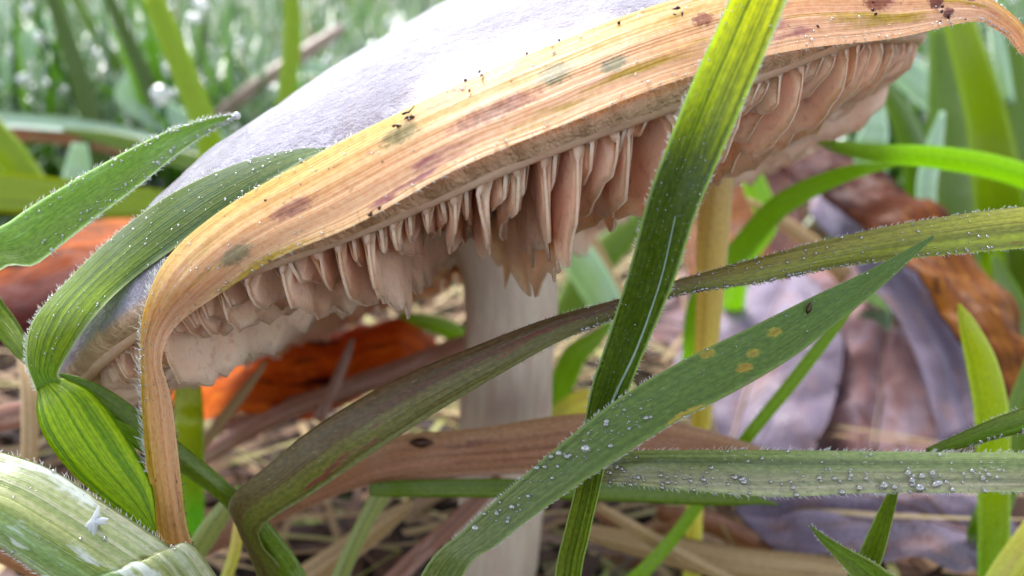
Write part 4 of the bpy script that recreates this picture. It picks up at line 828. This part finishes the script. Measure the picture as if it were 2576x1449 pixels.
dew('leftgreen', 136, 0.006, 0.018, 0.4, 1, (0.7, 1)); dew('leftgreen', 136, 0.005, 0.015, 0.4, 1, (0, 0.2))
dew('fold', 136, 0.004, 0.012, 0.1, 1); dew('upright', 102, 0.004, 0.01, 0.35, 0.95); dew('sheath', 136, 0.005, 0.02, 0.2, 0.8); dew('rnarrow', 51, 0.008, 0.02, 0.4, 1, (0.8, 1))
V, Fx = balls(cs, rs)
tag(mesh_obj('dew', V, Fx, WATER, origin=np.zeros(3)), 'tiny dewdrops sprinkled over the near leaves', 'dew', kind='stuff')
idx = rg.integers(0, len(GV_), 14000); sel = GV_[idx]; sel = sel[(sel[:, 2] > 1.5) & (sel[:, 1] < 60)]
V, Fx = balls(sel, 0.05+0.17*rg.random(len(sel))**2.5)
tag(mesh_obj('meadow_dew', V, Fx, WATER, origin=np.zeros(3)), 'round dewdrops on the blurred meadow grass', 'dew', kind='stuff')
for lab, (u, v, d, r) in {
   'largest clear drop on the wide green blade above its crossing': (1472, 1128, 4.80, 0.026), 'small bright drop near the upper edge of the wide blade': (1405, 1140, 4.82, 0.018),
   'clear drop on the wide blade low near the bottom': (1195, 1328, 4.90, 0.02), 'drop at the very tip of the dewy blade left of the cap': (596, 291, 6.12, 0.026),
   'big round drop on the white blade in the upper left': (404, 238, 19.2, 0.22), 'round drop high in the upper left grass': (506, 12, 19.6, 0.17),
   'milky drop hanging on the lower edge of the level blade': (2312, 1228, 5.08, 0.03), 'milky drop left of the largest one on the level blade': (2222, 1222, 5.08, 0.026)}.items():
    c = P(u, v, d); V, Fx = balls([toW(c)], [r])
    tag(mesh_obj('water_drop', V, Fx, WATER, origin=toW(c)), lab, 'water drop')

# bits of dirt on the dry leaf and a scrap of white fluff on the sheath
DIRT = hair_mat('dirt', (0.10, 0.035, 0.014)); FLUFF = hair_mat('fluff', (0.85, 0.87, 0.88))
def on(key, a, b, lift):
    Gd, Nn, ln, o = RIB[key]; n, m = Gd.shape[:2]; i, j = int(a*(n-1.01)), int(b*(m-1.01)); return Gd[i, j]+Nn[i, j]*lift, Nn[i, j]
Gs = RIB['straw'][0]
def near_uv(key, u, v):
    Gd, Nn, ln, o = RIB[key]; pu = 1288+Gd[..., 0]/Gd[..., 1]*F; pv = 724.5-Gd[..., 2]/Gd[..., 1]*F
    k = np.argmin((pu-u)**2+(pv-v)**2); i, j = divmod(k, Gd.shape[1]); return Gd[i, j], Nn[i, j]
Vd, Fd = [], []
spots = [(1045, 292, 9), (1040, 300, 7), (1004, 322, 5), (1206, 193, 4), (1194, 200, 3), (1375, 88, 3), (1570, 58, 3), (1715, 38, 7), (2190, 36, 6), (2356, 40, 6), (2350, 58, 4), (2384, 47, 4), (2200, 22, 3), (2060, 78, 3), (1172, 245, 3), (925, 550, 4), (960, 545, 3), (2420, 62, 3), (690, 500, 2), (1340, 130, 2)]
for (u, v, sz) in spots:
    p, nn = near_uv('straw', u, v)
    for q in range(max(1, sz//2)):
        c = p+nn*0.018+rg.normal(0, 0.012*sz/5, 3); dr = rg.normal(0, 1, 3); dr -= nn*dr.dot(nn)*0.7; dr /= np.linalg.norm(dr); L = 0.0028*sz*rg.uniform(.4, 1.6)
        V, f = tube([c-dr*L, c-dr*L*.3+nn*.004, c+dr*L*.4, c+dr*L], [0.002, 0.009*rg.uniform(.5, 1.3), 0.008*rg.uniform(.5, 1.3), 0.002], 5); Fd += (f+len(Vd)).tolist(); Vd += V.tolist()
for key, u, v, du, dv, rr_ in (('brown', 1066, 1114, 32, 1, .045), ('wide', 2033, 772, 4, -15, .016)):
    p, nn = near_uv(key, u, v); e = P(u+du, v+dv, p[1])-P(u, v, p[1]); q = p+nn*0.02
    V, f = tube([q-e, q-e*.6, q, q+e*.5, q+e], [0.004, rr_*.7, rr_, rr_*.6, 0.004], 8, lump=0.5); Fd += (f+len(Vd)).tolist(); Vd += V.tolist()
d_ = mesh_obj('dirt', toW(np.array(Vd)), Fd, DIRT); tag(d_, 'brown and black specks of dirt on the near leaves', 'dirt', kind='stuff')
cpt, nn = near_uv('sheath', 232, 1320)
arms = [(-34, 20), (-14, 30), (34, -12), (14, -40), (2, 34), (30, -2), (10, -22), (-8, 10)]; Vd, Fd = [], []
for (du, dv) in arms:
    e = P(232+du*1.2, 1320+dv*1.2, cpt[1]-0.03)
    V, f = tube([cpt+nn*.03, (cpt+nn*.03)*.5+e*.5+nn*.008, e], [0.028, 0.018, 0.005], 6); Fd += (f+len(Vd)).tolist(); Vd += V.tolist()
tag(mesh_obj('white_fluff', toW(np.array(Vd)), Fd, FLUFF), 'small white star shaped scrap of fluff on the pale sheath', 'fluff')

for o in SC.objects:
    if o.parent is None and 'category' in o and 'kind' not in o:
        g = {'grass blade': 'grass blades around the mushroom', 'straw': 'dry straws below the cap', 'stalk': 'thin stalks near the soil', 'dead leaf': 'dead leaves on the ground',
             'shoot': 'short shoots between the larger blades', 'water drop': 'single large water drops'}.get(o['category'])
        if g: o['group'] = g
